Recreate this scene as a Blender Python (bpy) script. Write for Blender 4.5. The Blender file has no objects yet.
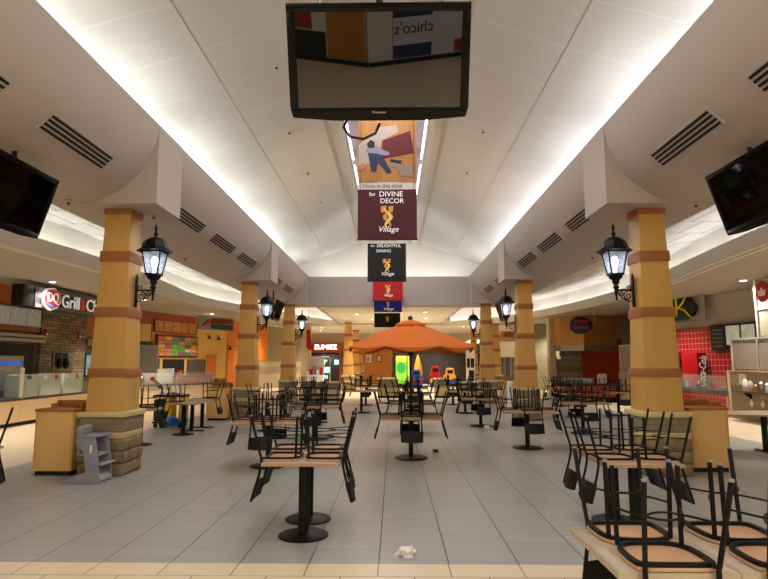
import bpy, bmesh, math, random
from mathutils import Vector, Matrix
R = math.radians
rnd = random.Random(7)
scene = bpy.context.scene
COL = scene.collection

# ------------------------------------------------------------------ materials
def lin(h):
    h = h.lstrip('#')
    out = []
    for i in (0, 2, 4):
        c = int(h[i:i+2], 16) / 255
        out.append(c/12.92 if c <= .04045 else ((c+.055)/1.055)**2.4)
    return (*out, 1)

MATS = {}
def new_mat(name):
    m = bpy.data.materials.new(name); m.use_nodes = True
    nt = m.node_tree
    return m, nt, nt.nodes['Principled BSDF']

def mat(name, col='#808080', rough=.5, metal=0, noise=0, nscale=8, stretch=None, bump=0, bscale=40,
        emit=None, estr=0, trans=0, ior=1.45, alpha=1, spec=.5, coat=0):
    if name in MATS: return MATS[name]
    m, nt, b = new_mat(name); MATS[name] = m
    N, L = nt.nodes, nt.links
    b.inputs['Base Color'].default_value = lin(col)
    b.inputs['Roughness'].default_value = rough
    b.inputs['Metallic'].default_value = metal
    b.inputs['IOR'].default_value = ior
    b.inputs['Alpha'].default_value = alpha
    b.inputs['Specular IOR Level'].default_value = spec
    b.inputs['Transmission Weight'].default_value = trans
    b.inputs['Coat Weight'].default_value = coat
    if emit:
        b.inputs['Emission Color'].default_value = lin(emit)
        b.inputs['Emission Strength'].default_value = estr
    if noise or bump:
        tc = N.new('ShaderNodeTexCoord'); mp = N.new('ShaderNodeMapping')
        L.new(tc.outputs['Object'], mp.inputs['Vector'])
        if stretch: mp.inputs['Scale'].default_value = stretch
    if noise:
        nz = N.new('ShaderNodeTexNoise'); nz.inputs['Scale'].default_value = nscale
        nz.inputs['Detail'].default_value = 4
        L.new(mp.outputs['Vector'], nz.inputs['Vector'])
        hs = N.new('ShaderNodeHueSaturation'); hs.inputs['Color'].default_value = lin(col)
        mr = N.new('ShaderNodeMapRange')
        mr.inputs['From Min'].default_value = .25; mr.inputs['From Max'].default_value = .75
        mr.inputs['To Min'].default_value = 1-noise; mr.inputs['To Max'].default_value = 1+noise
        L.new(nz.outputs['Fac'], mr.inputs['Value']); L.new(mr.outputs['Result'], hs.inputs['Value'])
        L.new(hs.outputs['Color'], b.inputs['Base Color'])
    if bump:
        n2 = N.new('ShaderNodeTexNoise'); n2.inputs['Scale'].default_value = bscale
        n2.inputs['Detail'].default_value = 5
        L.new(mp.outputs['Vector'], n2.inputs['Vector'])
        bp = N.new('ShaderNodeBump'); bp.inputs['Strength'].default_value = bump
        bp.inputs['Distance'].default_value = .02
        L.new(n2.outputs['Fac'], bp.inputs['Height']); L.new(bp.outputs['Normal'], b.inputs['Normal'])
    return m

def brick(name, c1, c2, mortar, w, h, ms=.01, axes='xz', off=.5, rough=.5, var=0, bump=.3, shift=(0, 0), spec=.5, freq=2, nz_amt=.06, coat=0):
    """Tiles / blocks: the first axis runs along a course, the second across the courses."""
    if name in MATS: return MATS[name]
    m, nt, b = new_mat(name); MATS[name] = m
    N, L = nt.nodes, nt.links
    tc = N.new('ShaderNodeTexCoord'); sp = N.new('ShaderNodeSeparateXYZ'); cb = N.new('ShaderNodeCombineXYZ')
    L.new(tc.outputs['Object'], sp.inputs['Vector'])
    for i, a in enumerate(axes):
        if a == 's':      # both horizontal axes, for blocks that wrap round a corner
            ad = N.new('ShaderNodeMath'); ad.operation = 'ADD'
            L.new(sp.outputs['X'], ad.inputs[0]); L.new(sp.outputs['Y'], ad.inputs[1]); src = ad.outputs[0]
        else: src = sp.outputs[a.upper()]
        s = N.new('ShaderNodeMath'); s.operation = 'ADD'; s.inputs[1].default_value = shift[i]
        L.new(src, s.inputs[0]); L.new(s.outputs[0], cb.inputs[i])
    bt = N.new('ShaderNodeTexBrick')
    bt.inputs['Color1'].default_value = lin(c1); bt.inputs['Color2'].default_value = lin(c2)
    bt.inputs['Mortar'].default_value = lin(mortar); bt.inputs['Scale'].default_value = 1
    bt.inputs['Mortar Size'].default_value = ms; bt.inputs['Brick Width'].default_value = w
    bt.inputs['Row Height'].default_value = h; bt.inputs['Mortar Smooth'].default_value = .1
    bt.offset = off; bt.offset_frequency = freq
    L.new(cb.outputs[0], bt.inputs['Vector'])
    nz = N.new('ShaderNodeTexNoise'); nz.inputs['Scale'].default_value = 6; nz.inputs['Detail'].default_value = 6
    L.new(tc.outputs['Object'], nz.inputs['Vector'])
    hs = N.new('ShaderNodeHueSaturation'); mr = N.new('ShaderNodeMapRange')
    mr.inputs['From Min'].default_value = .25; mr.inputs['From Max'].default_value = .75
    mr.inputs['To Min'].default_value = 1-nz_amt; mr.inputs['To Max'].default_value = 1+nz_amt
    L.new(nz.outputs['Fac'], mr.inputs['Value']); L.new(mr.outputs['Result'], hs.inputs['Value'])
    L.new(bt.outputs['Color'], hs.inputs['Color']); L.new(hs.outputs['Color'], b.inputs['Base Color'])
    b.inputs['Roughness'].default_value = rough; b.inputs['Specular IOR Level'].default_value = spec
    b.inputs['Coat Weight'].default_value = coat
    if bump:
        iv = N.new('ShaderNodeMath'); iv.operation = 'SUBTRACT'; iv.inputs[0].default_value = 1
        L.new(bt.outputs['Fac'], iv.inputs[1])
        bp = N.new('ShaderNodeBump'); bp.inputs['Strength'].default_value = bump; bp.inputs['Distance'].default_value = .01
        L.new(iv.outputs[0], bp.inputs['Height']); L.new(bp.outputs['Normal'], b.inputs['Normal'])
    return m

# ------------------------------------------------------------------ mesh builder
class MB:
    def __init__(s, xf=None): s.v = []; s.f = []; s.xf = xf or Matrix()
    def add(s, vs, fs):
        b = len(s.v); s.v += [tuple(s.xf @ Vector(v)) for v in vs]; s.f += [tuple(b+i for i in f) for f in fs]; return s
    def box(s, x0, y0, z0, x1, y1, z1):
        v = [(x0,y0,z0),(x1,y0,z0),(x1,y1,z0),(x0,y1,z0),(x0,y0,z1),(x1,y0,z1),(x1,y1,z1),(x0,y1,z1)]
        return s.add(v, [(3,2,1,0),(4,5,6,7),(0,1,5,4),(1,2,6,5),(2,3,7,6),(3,0,4,7)])
    def cbox(s, c, d): return s.box(c[0]-d[0]/2, c[1]-d[1]/2, c[2]-d[2]/2, c[0]+d[0]/2, c[1]+d[1]/2, c[2]+d[2]/2)
    def prism(s, poly, a0, a1, axis='z'):
        """poly is counter-clockwise in its plane: (x,y) for z, (x,z) for y, (y,z) for x."""
        n = len(poly)
        def P(p, a): return (p[0], p[1], a) if axis == 'z' else ((p[0], a, p[1]) if axis == 'y' else (a, p[0], p[1]))
        v = [P(p, a0) for p in poly] + [P(p, a1) for p in poly]
        f = [tuple(range(n))[::-1], tuple(range(n, 2*n))] + [(i, (i+1) % n, n+(i+1) % n, n+i) for i in range(n)]
        if axis == 'y': f = [t[::-1] for t in f]
        return s.add(v, f)
    def frustum(s, z0, h0, z1, h1, c=(0, 0)):
        x, y = c
        v = [(x-h0,y-h0,z0),(x+h0,y-h0,z0),(x+h0,y+h0,z0),(x-h0,y+h0,z0),(x-h1,y-h1,z1),(x+h1,y-h1,z1),(x+h1,y+h1,z1),(x-h1,y+h1,z1)]
        return s.add(v, [(3,2,1,0),(4,5,6,7),(0,1,5,4),(1,2,6,5),(2,3,7,6),(3,0,4,7)])
    def lathe(s, prof, n=20, c=(0, 0, 0), rot=0, flat=1.0):
        v = []; f = []
        for (r, z) in prof:
            for k in range(n):
                a = rot + 2*math.pi*k/n
                v.append((c[0]+r*math.cos(a), c[1]+r*math.sin(a)*flat, c[2]+z))
        m = len(prof)
        for j in range(m-1):
            for k in range(n):
                f.append((j*n+k, j*n+(k+1) % n, (j+1)*n+(k+1) % n, (j+1)*n+k))
        f.append(tuple(range(n))[::-1]); f.append(tuple(range((m-1)*n, m*n)))
        return s.add(v, f)
    def tube(s, path, r, n=8, closed=False, flat=1.0):
        P = [Vector(p) for p in path]; m = len(P); v = []; f = []
        up = None
        for i in range(m):
            a = P[(i-1) % m] if (closed or i > 0) else P[i]
            b = P[(i+1) % m] if (closed or i < m-1) else P[i]
            t = (b-a).normalized()
            if up is None:
                up = Vector((0, 0, 1)) if abs(t.z) < .9 else Vector((1, 0, 0))
            up = (up - t*up.dot(t)).normalized(); sd = t.cross(up)
            rr = r[i] if isinstance(r, (list, tuple)) else r
            for k in range(n):
                an = 2*math.pi*k/n
                v.append(tuple(P[i] + sd*(math.cos(an)*rr) + up*(math.sin(an)*rr*flat)))
        for i in range(m if closed else m-1):
            for k in range(n):
                j = (i+1) % m
                f.append((i*n+k, i*n+(k+1) % n, j*n+(k+1) % n, j*n+k))
        if not closed: f.append(tuple(range(n))[::-1]); f.append(tuple(range((m-1)*n, m*n)))
        return s.add(v, f)
    def sheet(s, nu, nv, fn, th, nrm):
        """solid curved sheet: fn(u,v)->point, shifted by nrm*th for the back."""
        v = []; f = []
        d = Vector(nrm)*th
        for side in (0, 1):
            for i in range(nu+1):
                for j in range(nv+1):
                    p = Vector(fn(i/nu, j/nv)) + d*side; v.append(tuple(p))
        W = nv+1; B = (nu+1)*W
        for i in range(nu):
            for j in range(nv):
                a = i*W+j; f.append((a, a+1, a+W+1, a+W)); f.append((B+a, B+a+W, B+a+W+1, B+a+1))
        for i in range(nu):
            a = i*W; f.append((a, a+W, B+a+W, B+a)); a = i*W+nv; f.append((a, B+a, B+a+W, a+W))
        for j in range(nv):
            a = j; f.append((a, B+a, B+a+1, a+1)); a = nu*W+j; f.append((a, a+1, B+a+1, B+a))
        return s.add(v, f)
    def build(s, name, m, parent=None, bevel=0, smooth=35, loc=None, rz=None, segs=2):
        me = bpy.data.meshes.new(name)
        me.from_pydata(s.v, [], s.f)
        bm = bmesh.new(); bm.from_mesh(me)
        bmesh.ops.recalc_face_normals(bm, faces=bm.faces)
        if bevel:
            ed = [e for e in bm.edges if len(e.link_faces) == 2 and e.calc_face_angle(0) > R(30)]
            bmesh.ops.bevel(bm, geom=ed, offset=bevel, segments=segs, affect='EDGES', profile=.5, clamp_overlap=True)
        if smooth:
            for fc in bm.faces: fc.smooth = True
            for e in bm.edges: e.smooth = len(e.link_faces) == 2 and e.calc_face_angle(0) < R(smooth)
        bm.to_mesh(me); bm.free()
        o = bpy.data.objects.new(name, me); COL.objects.link(o)
        me.materials.append(m)
        if parent: o.parent = parent
        if loc: o.location = loc
        if rz is not None: o.rotation_euler = (0, 0, rz)
        return o

def tag(o, label=None, cat=None, group=None, kind=None):
    if label: o['label'] = label
    if cat: o['category'] = cat
    if group: o['group'] = group
    if kind: o['kind'] = kind
    return o
def thing(name, label, cat, loc=(0, 0, 0), rz=0, group=None):
    o = bpy.data.objects.new(name, None); COL.objects.link(o); o.empty_display_size = .1
    o.location = loc; o.rotation_euler = (0, 0, rz)
    return tag(o, label, cat, group, 'thing')
def struct(o): o['kind'] = 'structure'; return o
KIDS = {}
def copy_tree(src, kids=None):
    c = src.copy(); COL.objects.link(c)
    for ch in src.children:
        d = copy_tree(ch); d.parent = c; d.matrix_parent_inverse = ch.matrix_parent_inverse
    return c
TEXTS = []
def text(name, body, m, parent, loc, width=None, size=.3, rot=(90, 0, 0), ext=.006, shear=0, align='CENTER', height=None):
    cu = bpy.data.curves.new(name, 'FONT'); cu.body = body; cu.size = size; cu.extrude = ext
    cu.align_x = align; cu.align_y = 'CENTER'; cu.shear = shear; cu.resolution_u = 3
    cu.materials.append(m)
    o = bpy.data.objects.new(name, cu); COL.objects.link(o); o.parent = parent
    o.location = loc; o.rotation_euler = tuple(R(a) for a in rot)
    TEXTS.append((o, width, height)); return o

# ------------------------------------------------------------------ palette
PAINT = mat('soffit_paint', '#b4aaa1', .75, noise=.015, nscale=1.5)
PAINT_LO = mat('low_ceiling_paint', '#aea595', .8, noise=.02, nscale=1.2)
WHITE = mat('white_paint', '#e6e2d8', .6)
BLACKM = mat('black_metal', '#070708', .45, spec=.3)
BLACKP = mat('black_plastic', '#0a0a0b', .35)
PADM = mat('black_back_panel', '#0c0c0f', .5, spec=.3)
MAPLE = mat('maple_veneer', '#d4a55a', .42, noise=.06, nscale=5, stretch=(9, 9, .5))
MAPLE_LT = mat('pale_maple_laminate', '#e2b672', .4, noise=.04, nscale=4, stretch=(10, 10, .6))
BAND = mat('red_oak_band', '#a5683c', .45, noise=.05, nscale=6, stretch=(1, 1, 6))
OAKTOP = mat('oak_brown', '#a8702f', .35, noise=.08, nscale=5, stretch=(1, 6, 6))
SEATW = mat('seat_plywood', '#c69a76', .4, noise=.06, nscale=5, stretch=(1.5, 12, 1))
SEATE = mat('seat_edge', '#9c5a2c', .4)
LAMIN = mat('table_laminate', '#b9a994', .16, noise=.07, nscale=60)
LAMIN_W = mat('wood_laminate_top', '#a88a6c', .22, noise=.08, nscale=5, stretch=(2, 14, 1))
EDGEW = mat('wood_edge', '#a98a66', .4, noise=.05, nscale=8)
CREAM = mat('cream_panel', '#eed0a4', .4, noise=.02, nscale=3)
STEEL = mat('brushed_steel', '#a6a7a4', .3, metal=1, noise=.05, nscale=6, stretch=(1, 1, 30))
CHROME = mat('chrome', '#d0d0d0', .12, metal=1)
GLASS = mat('clear_glass', '#dfeae6', .03, alpha=.15, spec=.6)
GREYP = mat('grey_plastic', '#8d8e95', .5, noise=.02)
ORANGE_W = mat('orange_wall', '#dd7d22', .6, noise=.02)
YELLOW_W = mat('yellow_wall', '#dcb45c', .6, noise=.02)
COPPER = mat('copper_panel', '#b86432', .4, noise=.05, nscale=3)
DARK = mat('dark_interior', '#131211', .7)
OLIVE = mat('olive_paint', '#8e8466', .7)
CREAMW = mat('cream_wall', '#d4c6a6', .7, noise=.02)
UMB = mat('orange_canvas', '#d26a10', .8, noise=.05, nscale=30, bump=.1, bscale=200)
RED = mat('red_plastic', '#b8141c', .4)
BLUEP = mat('blue_plastic', '#1550a8', .5)
YELP = mat('yellow_plastic', '#d8b418', .45)
WHITEP = mat('white_plastic', '#e8e8e6', .5)
TXTW = mat('white_letters', '#f4f2ee', .5, emit='#ffffff', estr=.25)
TXTLIT = mat('lit_letters', '#ffffff', .5, emit='#f4f8ff', estr=4.5)

FLOORG, nt, b = new_mat('grey_floor_tile')
def floor_nodes():
    """long open joints down the hall every 0.6 m, finer staggered cross joints."""
    N, L = nt.nodes, nt.links
    def mth(op, a, c=None):
        n = N.new('ShaderNodeMath'); n.operation = op
        for i, q in enumerate((a, c)):
            if q is None: continue
            if isinstance(q, (int, float)): n.inputs[i].default_value = q
            else: L.new(q, n.inputs[i])
        return n.outputs[0]
    tc = N.new('ShaderNodeTexCoord'); sp = N.new('ShaderNodeSeparateXYZ'); L.new(tc.outputs['Object'], sp.inputs[0])
    cx = mth('DIVIDE', mth('ADD', sp.outputs['X'], 30.13), .60)
    col = mth('FLOOR', cx); fx = mth('FRACT', cx)
    l1 = mth('LESS_THAN', fx, .018)
    cy = mth('ADD', mth('DIVIDE', mth('ADD', sp.outputs['Y'], .05), .268), mth('MULTIPLY', col, .06))
    l2 = mth('LESS_THAN', mth('FRACT', cy), .03)
    cv = N.new('ShaderNodeCombineXYZ'); L.new(col, cv.inputs[0]); L.new(mth('FLOOR', cy), cv.inputs[1])
    wn = N.new('ShaderNodeTexWhiteNoise'); L.new(cv.outputs[0], wn.inputs['Vector'])
    nz = N.new('ShaderNodeTexNoise'); nz.inputs['Scale'].default_value = 1.3; nz.inputs['Detail'].default_value = 6
    mp = N.new('ShaderNodeMapping'); mp.inputs['Scale'].default_value = (1.5, 4, 1)
    L.new(tc.outputs['Object'], mp.inputs[0]); L.new(mp.outputs[0], nz.inputs['Vector'])
    val = mth('ADD', .90, mth('ADD', mth('MULTIPLY', wn.outputs[0], .07), mth('MULTIPLY', nz.outputs['Fac'], .12)))
    hs = N.new('ShaderNodeHueSaturation'); hs.inputs['Color'].default_value = lin('#a09f9c'); L.new(val, hs.inputs['Value'])
    m1 = N.new('ShaderNodeMix'); m1.data_type = 'RGBA'; L.new(hs.outputs[0], m1.inputs['A']); m1.inputs['B'].default_value = lin('#4e4a44'); L.new(mth('MULTIPLY', l2, mth('ADD', .18, mth('MULTIPLY', wn.outputs[0], .5))), m1.inputs['Factor'])
    m2 = N.new('ShaderNodeMix'); m2.data_type = 'RGBA'; L.new(m1.outputs['Result'], m2.inputs['A']); m2.inputs['B'].default_value = lin('#2c2925'); L.new(l1, m2.inputs['Factor'])
    L.new(m2.outputs['Result'], b.inputs['Base Color'])
    b.inputs['Roughness'].default_value = .3
floor_nodes()
FLOORC = brick('cream_floor_tile', '#dcc8aa', '#e1ceb0', '#6f5f4c', .60, .30, .005, 'xy', .5, .28, bump=.2, shift=(.13, .18), nz_amt=.03)
VAULT, nt, b = new_mat('vault_panels')
def vault_nodes():
    N, L = nt.nodes, nt.links
    tc = N.new('ShaderNodeTexCoord'); sp = N.new('ShaderNodeSeparateXYZ'); L.new(tc.outputs['Object'], sp.inputs[0])
    d = N.new('ShaderNodeMath'); d.operation = 'DIVIDE'; d.inputs[1].default_value = 1.22; L.new(sp.outputs['Y'], d.inputs[0])
    fr = N.new('ShaderNodeMath'); fr.operation = 'FRACT'; L.new(d.outputs[0], fr.inputs[0])
    lt = N.new('ShaderNodeMath'); lt.operation = 'LESS_THAN'; lt.inputs[1].default_value = .018; L.new(fr.outputs[0], lt.inputs[0])
    mx = N.new('ShaderNodeMix'); mx.data_type = 'RGBA'
    mx.inputs['A'].default_value = lin('#c6c3be'); mx.inputs['B'].default_value = lin('#d3d0ca')
    L.new(lt.outputs[0], mx.inputs['Factor']); L.new(mx.outputs['Result'], b.inputs['Base Color'])
    nz = N.new('ShaderNodeTexNoise'); nz.inputs['Scale'].default_value = .7
    mp = N.new('ShaderNodeMapping'); mp.inputs['Scale'].default_value = (1, 1.2, 1)
    L.new(tc.outputs['Object'], mp.inputs[0]); L.new(mp.outputs[0], nz.inputs['Vector'])
    bp = N.new('ShaderNodeBump'); bp.inputs['Strength'].default_value = .12; bp.inputs['Distance'].default_value = .15
    L.new(nz.outputs['Fac'], bp.inputs['Height']); L.new(bp.outputs['Normal'], b.inputs['Normal'])
    b.inputs['Roughness'].default_value = .24
vault_nodes()
FAR_CEIL = brick('far_ceiling_tile', '#d9d2c4', '#e0d9cc', '#b8b0a2', 1.2, .6, .015, 'xy', .5, .7, bump=.2, nz_amt=.04)
CTILE = brick('recess_ceiling_tile', '#c9c5c0', '#d8d4ce', '#8e8982', .61, 1.22, .02, 'xy', .5, .6, bump=.4, nz_amt=.05)

# ------------------------------------------------------------------ setting: floor
struct(MB().box(-13.2, -12, -.1, 13.2, 5.22, 0).build('floor', FLOORC, smooth=0))
struct(MB().box(-6.3, 5.22, -.1, 7.9, 27.5, 0).build('floor', FLOORG, smooth=0))
struct(MB().box(-13.2, 5.22, -.1, -6.3, 62, 0).box(7.9, 5.22, -.1, 13.2, 62, 0).build('floor', FLOORC, smooth=0))
struct(MB().box(-6.3, 27.5, -.1, 7.9, 62, 0).build('floor', FLOORC, smooth=0))

# ------------------------------------------------------------------ setting: ceilings
CX = -.15
Y0, YE = .6, 25.3
ZB, ZL = 4.2, 5.47
XL, XR = -3.72, 3.36
XOL, XOR = -5.4, 5.12
def soffit(s, xin, xout, name):
    a, bb = 1.3, ZL-ZB
    xc = xin + s*a
    P = []
    for i in range(13):
        t = R(90*i/12); P.append((xc - s*a*math.cos(t), ZL - bb*math.sin(t)))
    P += [(xout, ZB), (xout, 5.25), (xin+s*.12, 5.25), (xin+s*.12, ZL)]
    if s > 0: P = P[::-1]
    struct(MB().prism(P, Y0, YE, 'y').build(name, PAINT, smooth=30))
soffit(-1, XL, XOL, 'ceiling'); soffit(1, XR, XOR, 'ceiling')
# capital boxes where the columns meet the soffit (square below, filling the corner under the curve)
COLS_L = [(-4.46, 9.3), (-4.48, 17.9), (-4.5, 25.0)]
COLS_R = [(4.18, 9.4), (4.02, 17.8), (4.0, 24.95)]
for s, xin, cols in ((-1, XL, COLS_L), (1, XR, COLS_R)):
    for (x, y) in cols:
        y1 = min(y+.5, YE); P = []
        a, bb = 1.3, ZL-ZB; xc = xin+s*a
        for i in range(13):
            t = R(90*i/12); P.append((xc - s*(a-.02)*math.cos(t), ZL - (bb-.02)*math.sin(t)))
        P += [(xin+s*1.34, ZB-.005), (xin-s*.004, ZB-.005), (xin-s*.004, ZL)]
        if s > 0: P = P[::-1]
        struct(MB().prism(P, y-.52, y1, 'y').build('ceiling', PAINT, smooth=30))
# end bulkhead
MBK = MB().box(XL, YE, ZB, XR, YE+.12, ZL).box(XOL, YE, ZB, XL, 26.4, 5.25).box(XR, YE, ZB, XOR, 26.4, 5.25).box(XL, YE+.12, ZB, XR, 26.4, 5.25)
struct(MBK.build('ceiling', PAINT, smooth=0))
struct(MB().box(-5.1, 26.4, 5.0, 4.8, 26.55, 7.8).build('wall_back', WHITE, smooth=0))
# vault
prof = [(4.87, 5.25), (4.86, 5.6), (4.76, 5.8), (4.5, 5.98), (4.1, 6.23), (3.5, 6.42), (2.85, 6.6), (2.3, 6.83), (1.35, 7.16), (1.0, 7.2)]
for s in (-1, 1):
    P = [(CX+s*x, z) for x, z in prof]
    P2 = [(CX+s*x + s*(.12 if z < 6 else 0), z+.12) for x, z in reversed(prof)]
    Q = P+P2
    if s < 0: Q = Q[::-1]
    struct(MB().prism(Q, Y0, 26.4, 'y').build('ceiling', VAULT, smooth=60))
    # long seam and ridge edge mouldings
    struct(MB().tube([(CX+s*2.87, Y0, 6.59), (CX+s*2.87, 26.38, 6.59)], .009, 6).build('trim_1', mat('seam_strip', '#bdb2a2', .5)))
    struct(MB().box(min(CX+s*1.32, CX+s*1.40), Y0, 7.08, max(CX+s*1.32, CX+s*1.40), 26.38, 7.16).build('trim_2', mat('ridge_trim', '#b3a68c', .5), smooth=0))
struct(MB().box(CX-1.0, Y0, 7.55, CX+1.0, 26.4, 7.65).box(CX-1.06, Y0, 7.2, CX-1.0, 26.4, 7.65).box(CX+1.0, Y0, 7.2, CX+1.06, 26.4, 7.65).build('ceiling', mat('slot_grey', '#a39a90', .7), smooth=0))
LED = mat('lilac_tube', '#ffffff', .4, emit='#e6d2ff', estr=9)
for s in (-1, 1):
    for k in range(5):
        y = 9+k*3.4
        o = MB().tube([(CX+s*.93, y, 7.25), (CX+s*.93, y+2.9, 7.25)], .022, 8).build('tube_light', LED)
        tag(o, ('lilac glowing tube in the ridge slot on the %s side, ' % ('grill' if s < 0 else 'red counter')) + ['first', 'second', 'third', 'fourth', 'last'][k] + ' in its row', 'light', 'lilac tubes along the ridge slot', 'thing')

# side recesses with curved fascia
ZO = 4.1
CURL = [(-7.8, Y0), (-7.85, 6), (-7.8, 9), (-7.65, 11.5), (-7.45, 14), (-7.4, 16.5), (-7.55, 19), (-7.75, 21.5), (-7.7, 23.6), (-7.1, 26.4), (-6.2, 29.5), (-5.3, 32.5), (-4.4, 35.3), (-3.45, 38)]
CURR = [(7.0, Y0), (7.05, 6), (7.1, 8.5), (7.25, 11.2), (7.55, 14), (7.9, 16.5), (8.2, 19.3), (8.3, 22), (8.15, 25), (7.75, 28), (7.1, 31), (6.1, 34), (4.9, 36), (3.2, 37.6)]
def smoothc(pts, n=4):
    out = []
    for i in range(len(pts)-1):
        p0 = pts[max(i-1, 0)]; p1 = pts[i]; p2 = pts[i+1]; p3 = pts[min(i+2, len(pts)-1)]
        for k in range(n):
            t = k/n
            out.append(tuple(.5*((2*p1[j]) + (-p0[j]+p2[j])*t + (2*p0[j]-5*p1[j]+4*p2[j]-p3[j])*t*t + (-p0[j]+3*p1[j]-3*p2[j]+p3[j])*t**3) for j in (0, 1)))
    out.append(pts[-1]); return out
def ribbon(mb, C, d0, z0, d1, z1):
    """solid strip following plan curve C between x offsets d0,d1 and heights z0,z1."""
    v = []; f = []
    for (x, y) in C:
        v += [(x+d0, y, z0), (x+d1, y, z0), (x+d1, y, z1), (x+d0, y, z1)]
    for i in range(len(C)-1):
        for k in range(4):
            a = i*4+k; c = i*4+(k+1) % 4; f.append((a, c, c+4, a+4))
    f.append((0, 1, 2, 3)); n = (len(C)-1)*4; f.append((n+3, n+2, n+1, n))
    mb.add(v, f)
LIGHTS = []
def area(name, loc, rot, sx, sy, e, col=(1, 1, 1), spread=180):
    l = bpy.data.lights.new(name, 'AREA'); l.shape = 'RECTANGLE'; l.size = sx; l.size_y = sy; l.energy = e; l.color = col
    l.spread = R(spread)
    o = bpy.data.objects.new(name, l); COL.objects.link(o); o.location = loc; o.rotation_euler = rot
    return o
E_RECESS, E_VAULT = 4.6, 12
COVEC = (.985, 1, .965); COVES = {-1: (.975, 1, .955), 1: (.98, .975, 1)}
for s, C0, xw in ((-1, CURL, -13.2), (1, CURR, 13.2)):
    C = smoothc(C0)
    mb = MB(); ribbon(mb, C, 0, 4.0, s*.06, 4.36); struct(mb.build('trim_3', WHITE, smooth=40))
    mb = MB(); ribbon(mb, C, s*.06, 4.1, s*.5, 4.16); struct(mb.build('ceiling', PAINT_LO, smooth=40))
    mb = MB(); ribbon(mb, C, s*.5, 4.1, s*.56, 5.0); struct(mb.build('ceiling', WHITE, smooth=40))
    # flat outer ceiling from the fascia to the shopfronts
    v = []; f = []
    for (x, y) in C: v += [(x+s*.56, y, ZO), (xw, y, ZO), (xw, y, ZO+.06), (x+s*.56, y, ZO+.06)]
    for i in range(len(C)-1):
        for k in range(4):
            a = i*4+k; c = i*4+(k+1) % 4; f.append((a, c, c+4, a+4))
    struct(MB().add(v, f).build('ceiling', PAINT_LO, smooth=0))
    # recess ceiling
    xo = XOL if s < 0 else XOR; xi = -3.5 if s < 0 else 3.15
    m = MB(); A = sorted((xo, s*9.2)); m.box(A[0], Y0, 5.0, A[1], 26.4, 5.08)
    A = sorted((xi, s*9.2)); m.box(A[0], 26.4, 5.0, A[1], 39.5, 5.08)
    struct(m.build('ceiling', CTILE, smooth=0))
    A = sorted((xi, xi-s*.1)); struct(MB().box(A[0], 26.4, ZB-.02, A[1], 38.6, 5.05).build('trim_4', PAINT, smooth=0))
    for i in range(1, len(C0)-1):
        (xa, ya), (xb, yb) = C0[i], C0[i+1]
        ln = math.hypot(xb-xa, yb-ya)
        area('cove_light', ((xa+xb)/2+s*.27, (ya+yb)/2, 4.19), (R(180), 0, math.atan2(yb-ya, xb-xa)), ln*.92, .1, E_RECESS*ln, COVES[s])
struct(MB().box(-3.42, 26.4, ZB, 3.07, 38.2, ZB+.08).build('ceiling', FAR_CEIL, smooth=0))
struct(MB().box(-13.2, 37.5, ZO, 13.2, 62, ZO+.06).build('ceiling', FAR_CEIL, smooth=0))
struct(MB().box(-3.42, 38.2, ZO, 3.07, 38.26, ZB+.1).build('trim_5', PAINT_LO, smooth=0))

# vault cove lamps
for s, x in ((-1, XL-.62), (1, XR+.62)):
    for k in range(8):
        y = 1.2+k*3.05
        area('cove_light', (x, y+1.4, 5.32), (0, R(180)-s*R(14), 0), .1, 2.5, E_VAULT*2.5, COVES[s])
area('cove_light', (CX, 25.95, 5.32), (R(180), 0, 0), 6.6, .1, 36, COVEC)
# fill lamps added in the ridge slot to brighten floor and tables
for k in range(4): area('ridge_fill_light', (CX, 3.6+k*6.1, 7.5), (0, 0, 0), 1.7, 5.6, 150, (1, .98, .95))
# concourse behind the viewer
struct(MB().box(-13.2, -12, 6.0, 13.2, .55, 6.1).build('ceiling', WHITE, smooth=0))
struct(MB().box(-13.2, .45, 4.05, -5.2, .6, 6.1).box(4.95, .45, 4.05, 13.2, .6, 6.1).box(-5.2, .45, 7.8, 4.95, .6, 7.9).build('ceiling', PAINT, smooth=0))
struct(MB().box(-13.3, -12, 0, -13.2, 62, 6.1).build('wall_left', CREAMW, smooth=0))
struct(MB().box(13.2, -12, 0, 13.3, 62, 6.1).build('wall_right', CREAMW, smooth=0))
struct(MB().box(-13.3, -12.1, 0, 13.3, -12, 6.1).build('wall_front', WHITE, smooth=0))
struct(MB().box(-13.3, 61.9, 0, 13.3, 62, 4.2).build('wall_back', CREAMW, smooth=0))
for x in (-5, 5): area('concourse_fill_light', (x, -3.5, 5.95), (0, 0, 0), 4, 4, 520, (1, .95, .87))  # unseen lamps behind the viewer, added as general fill

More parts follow.
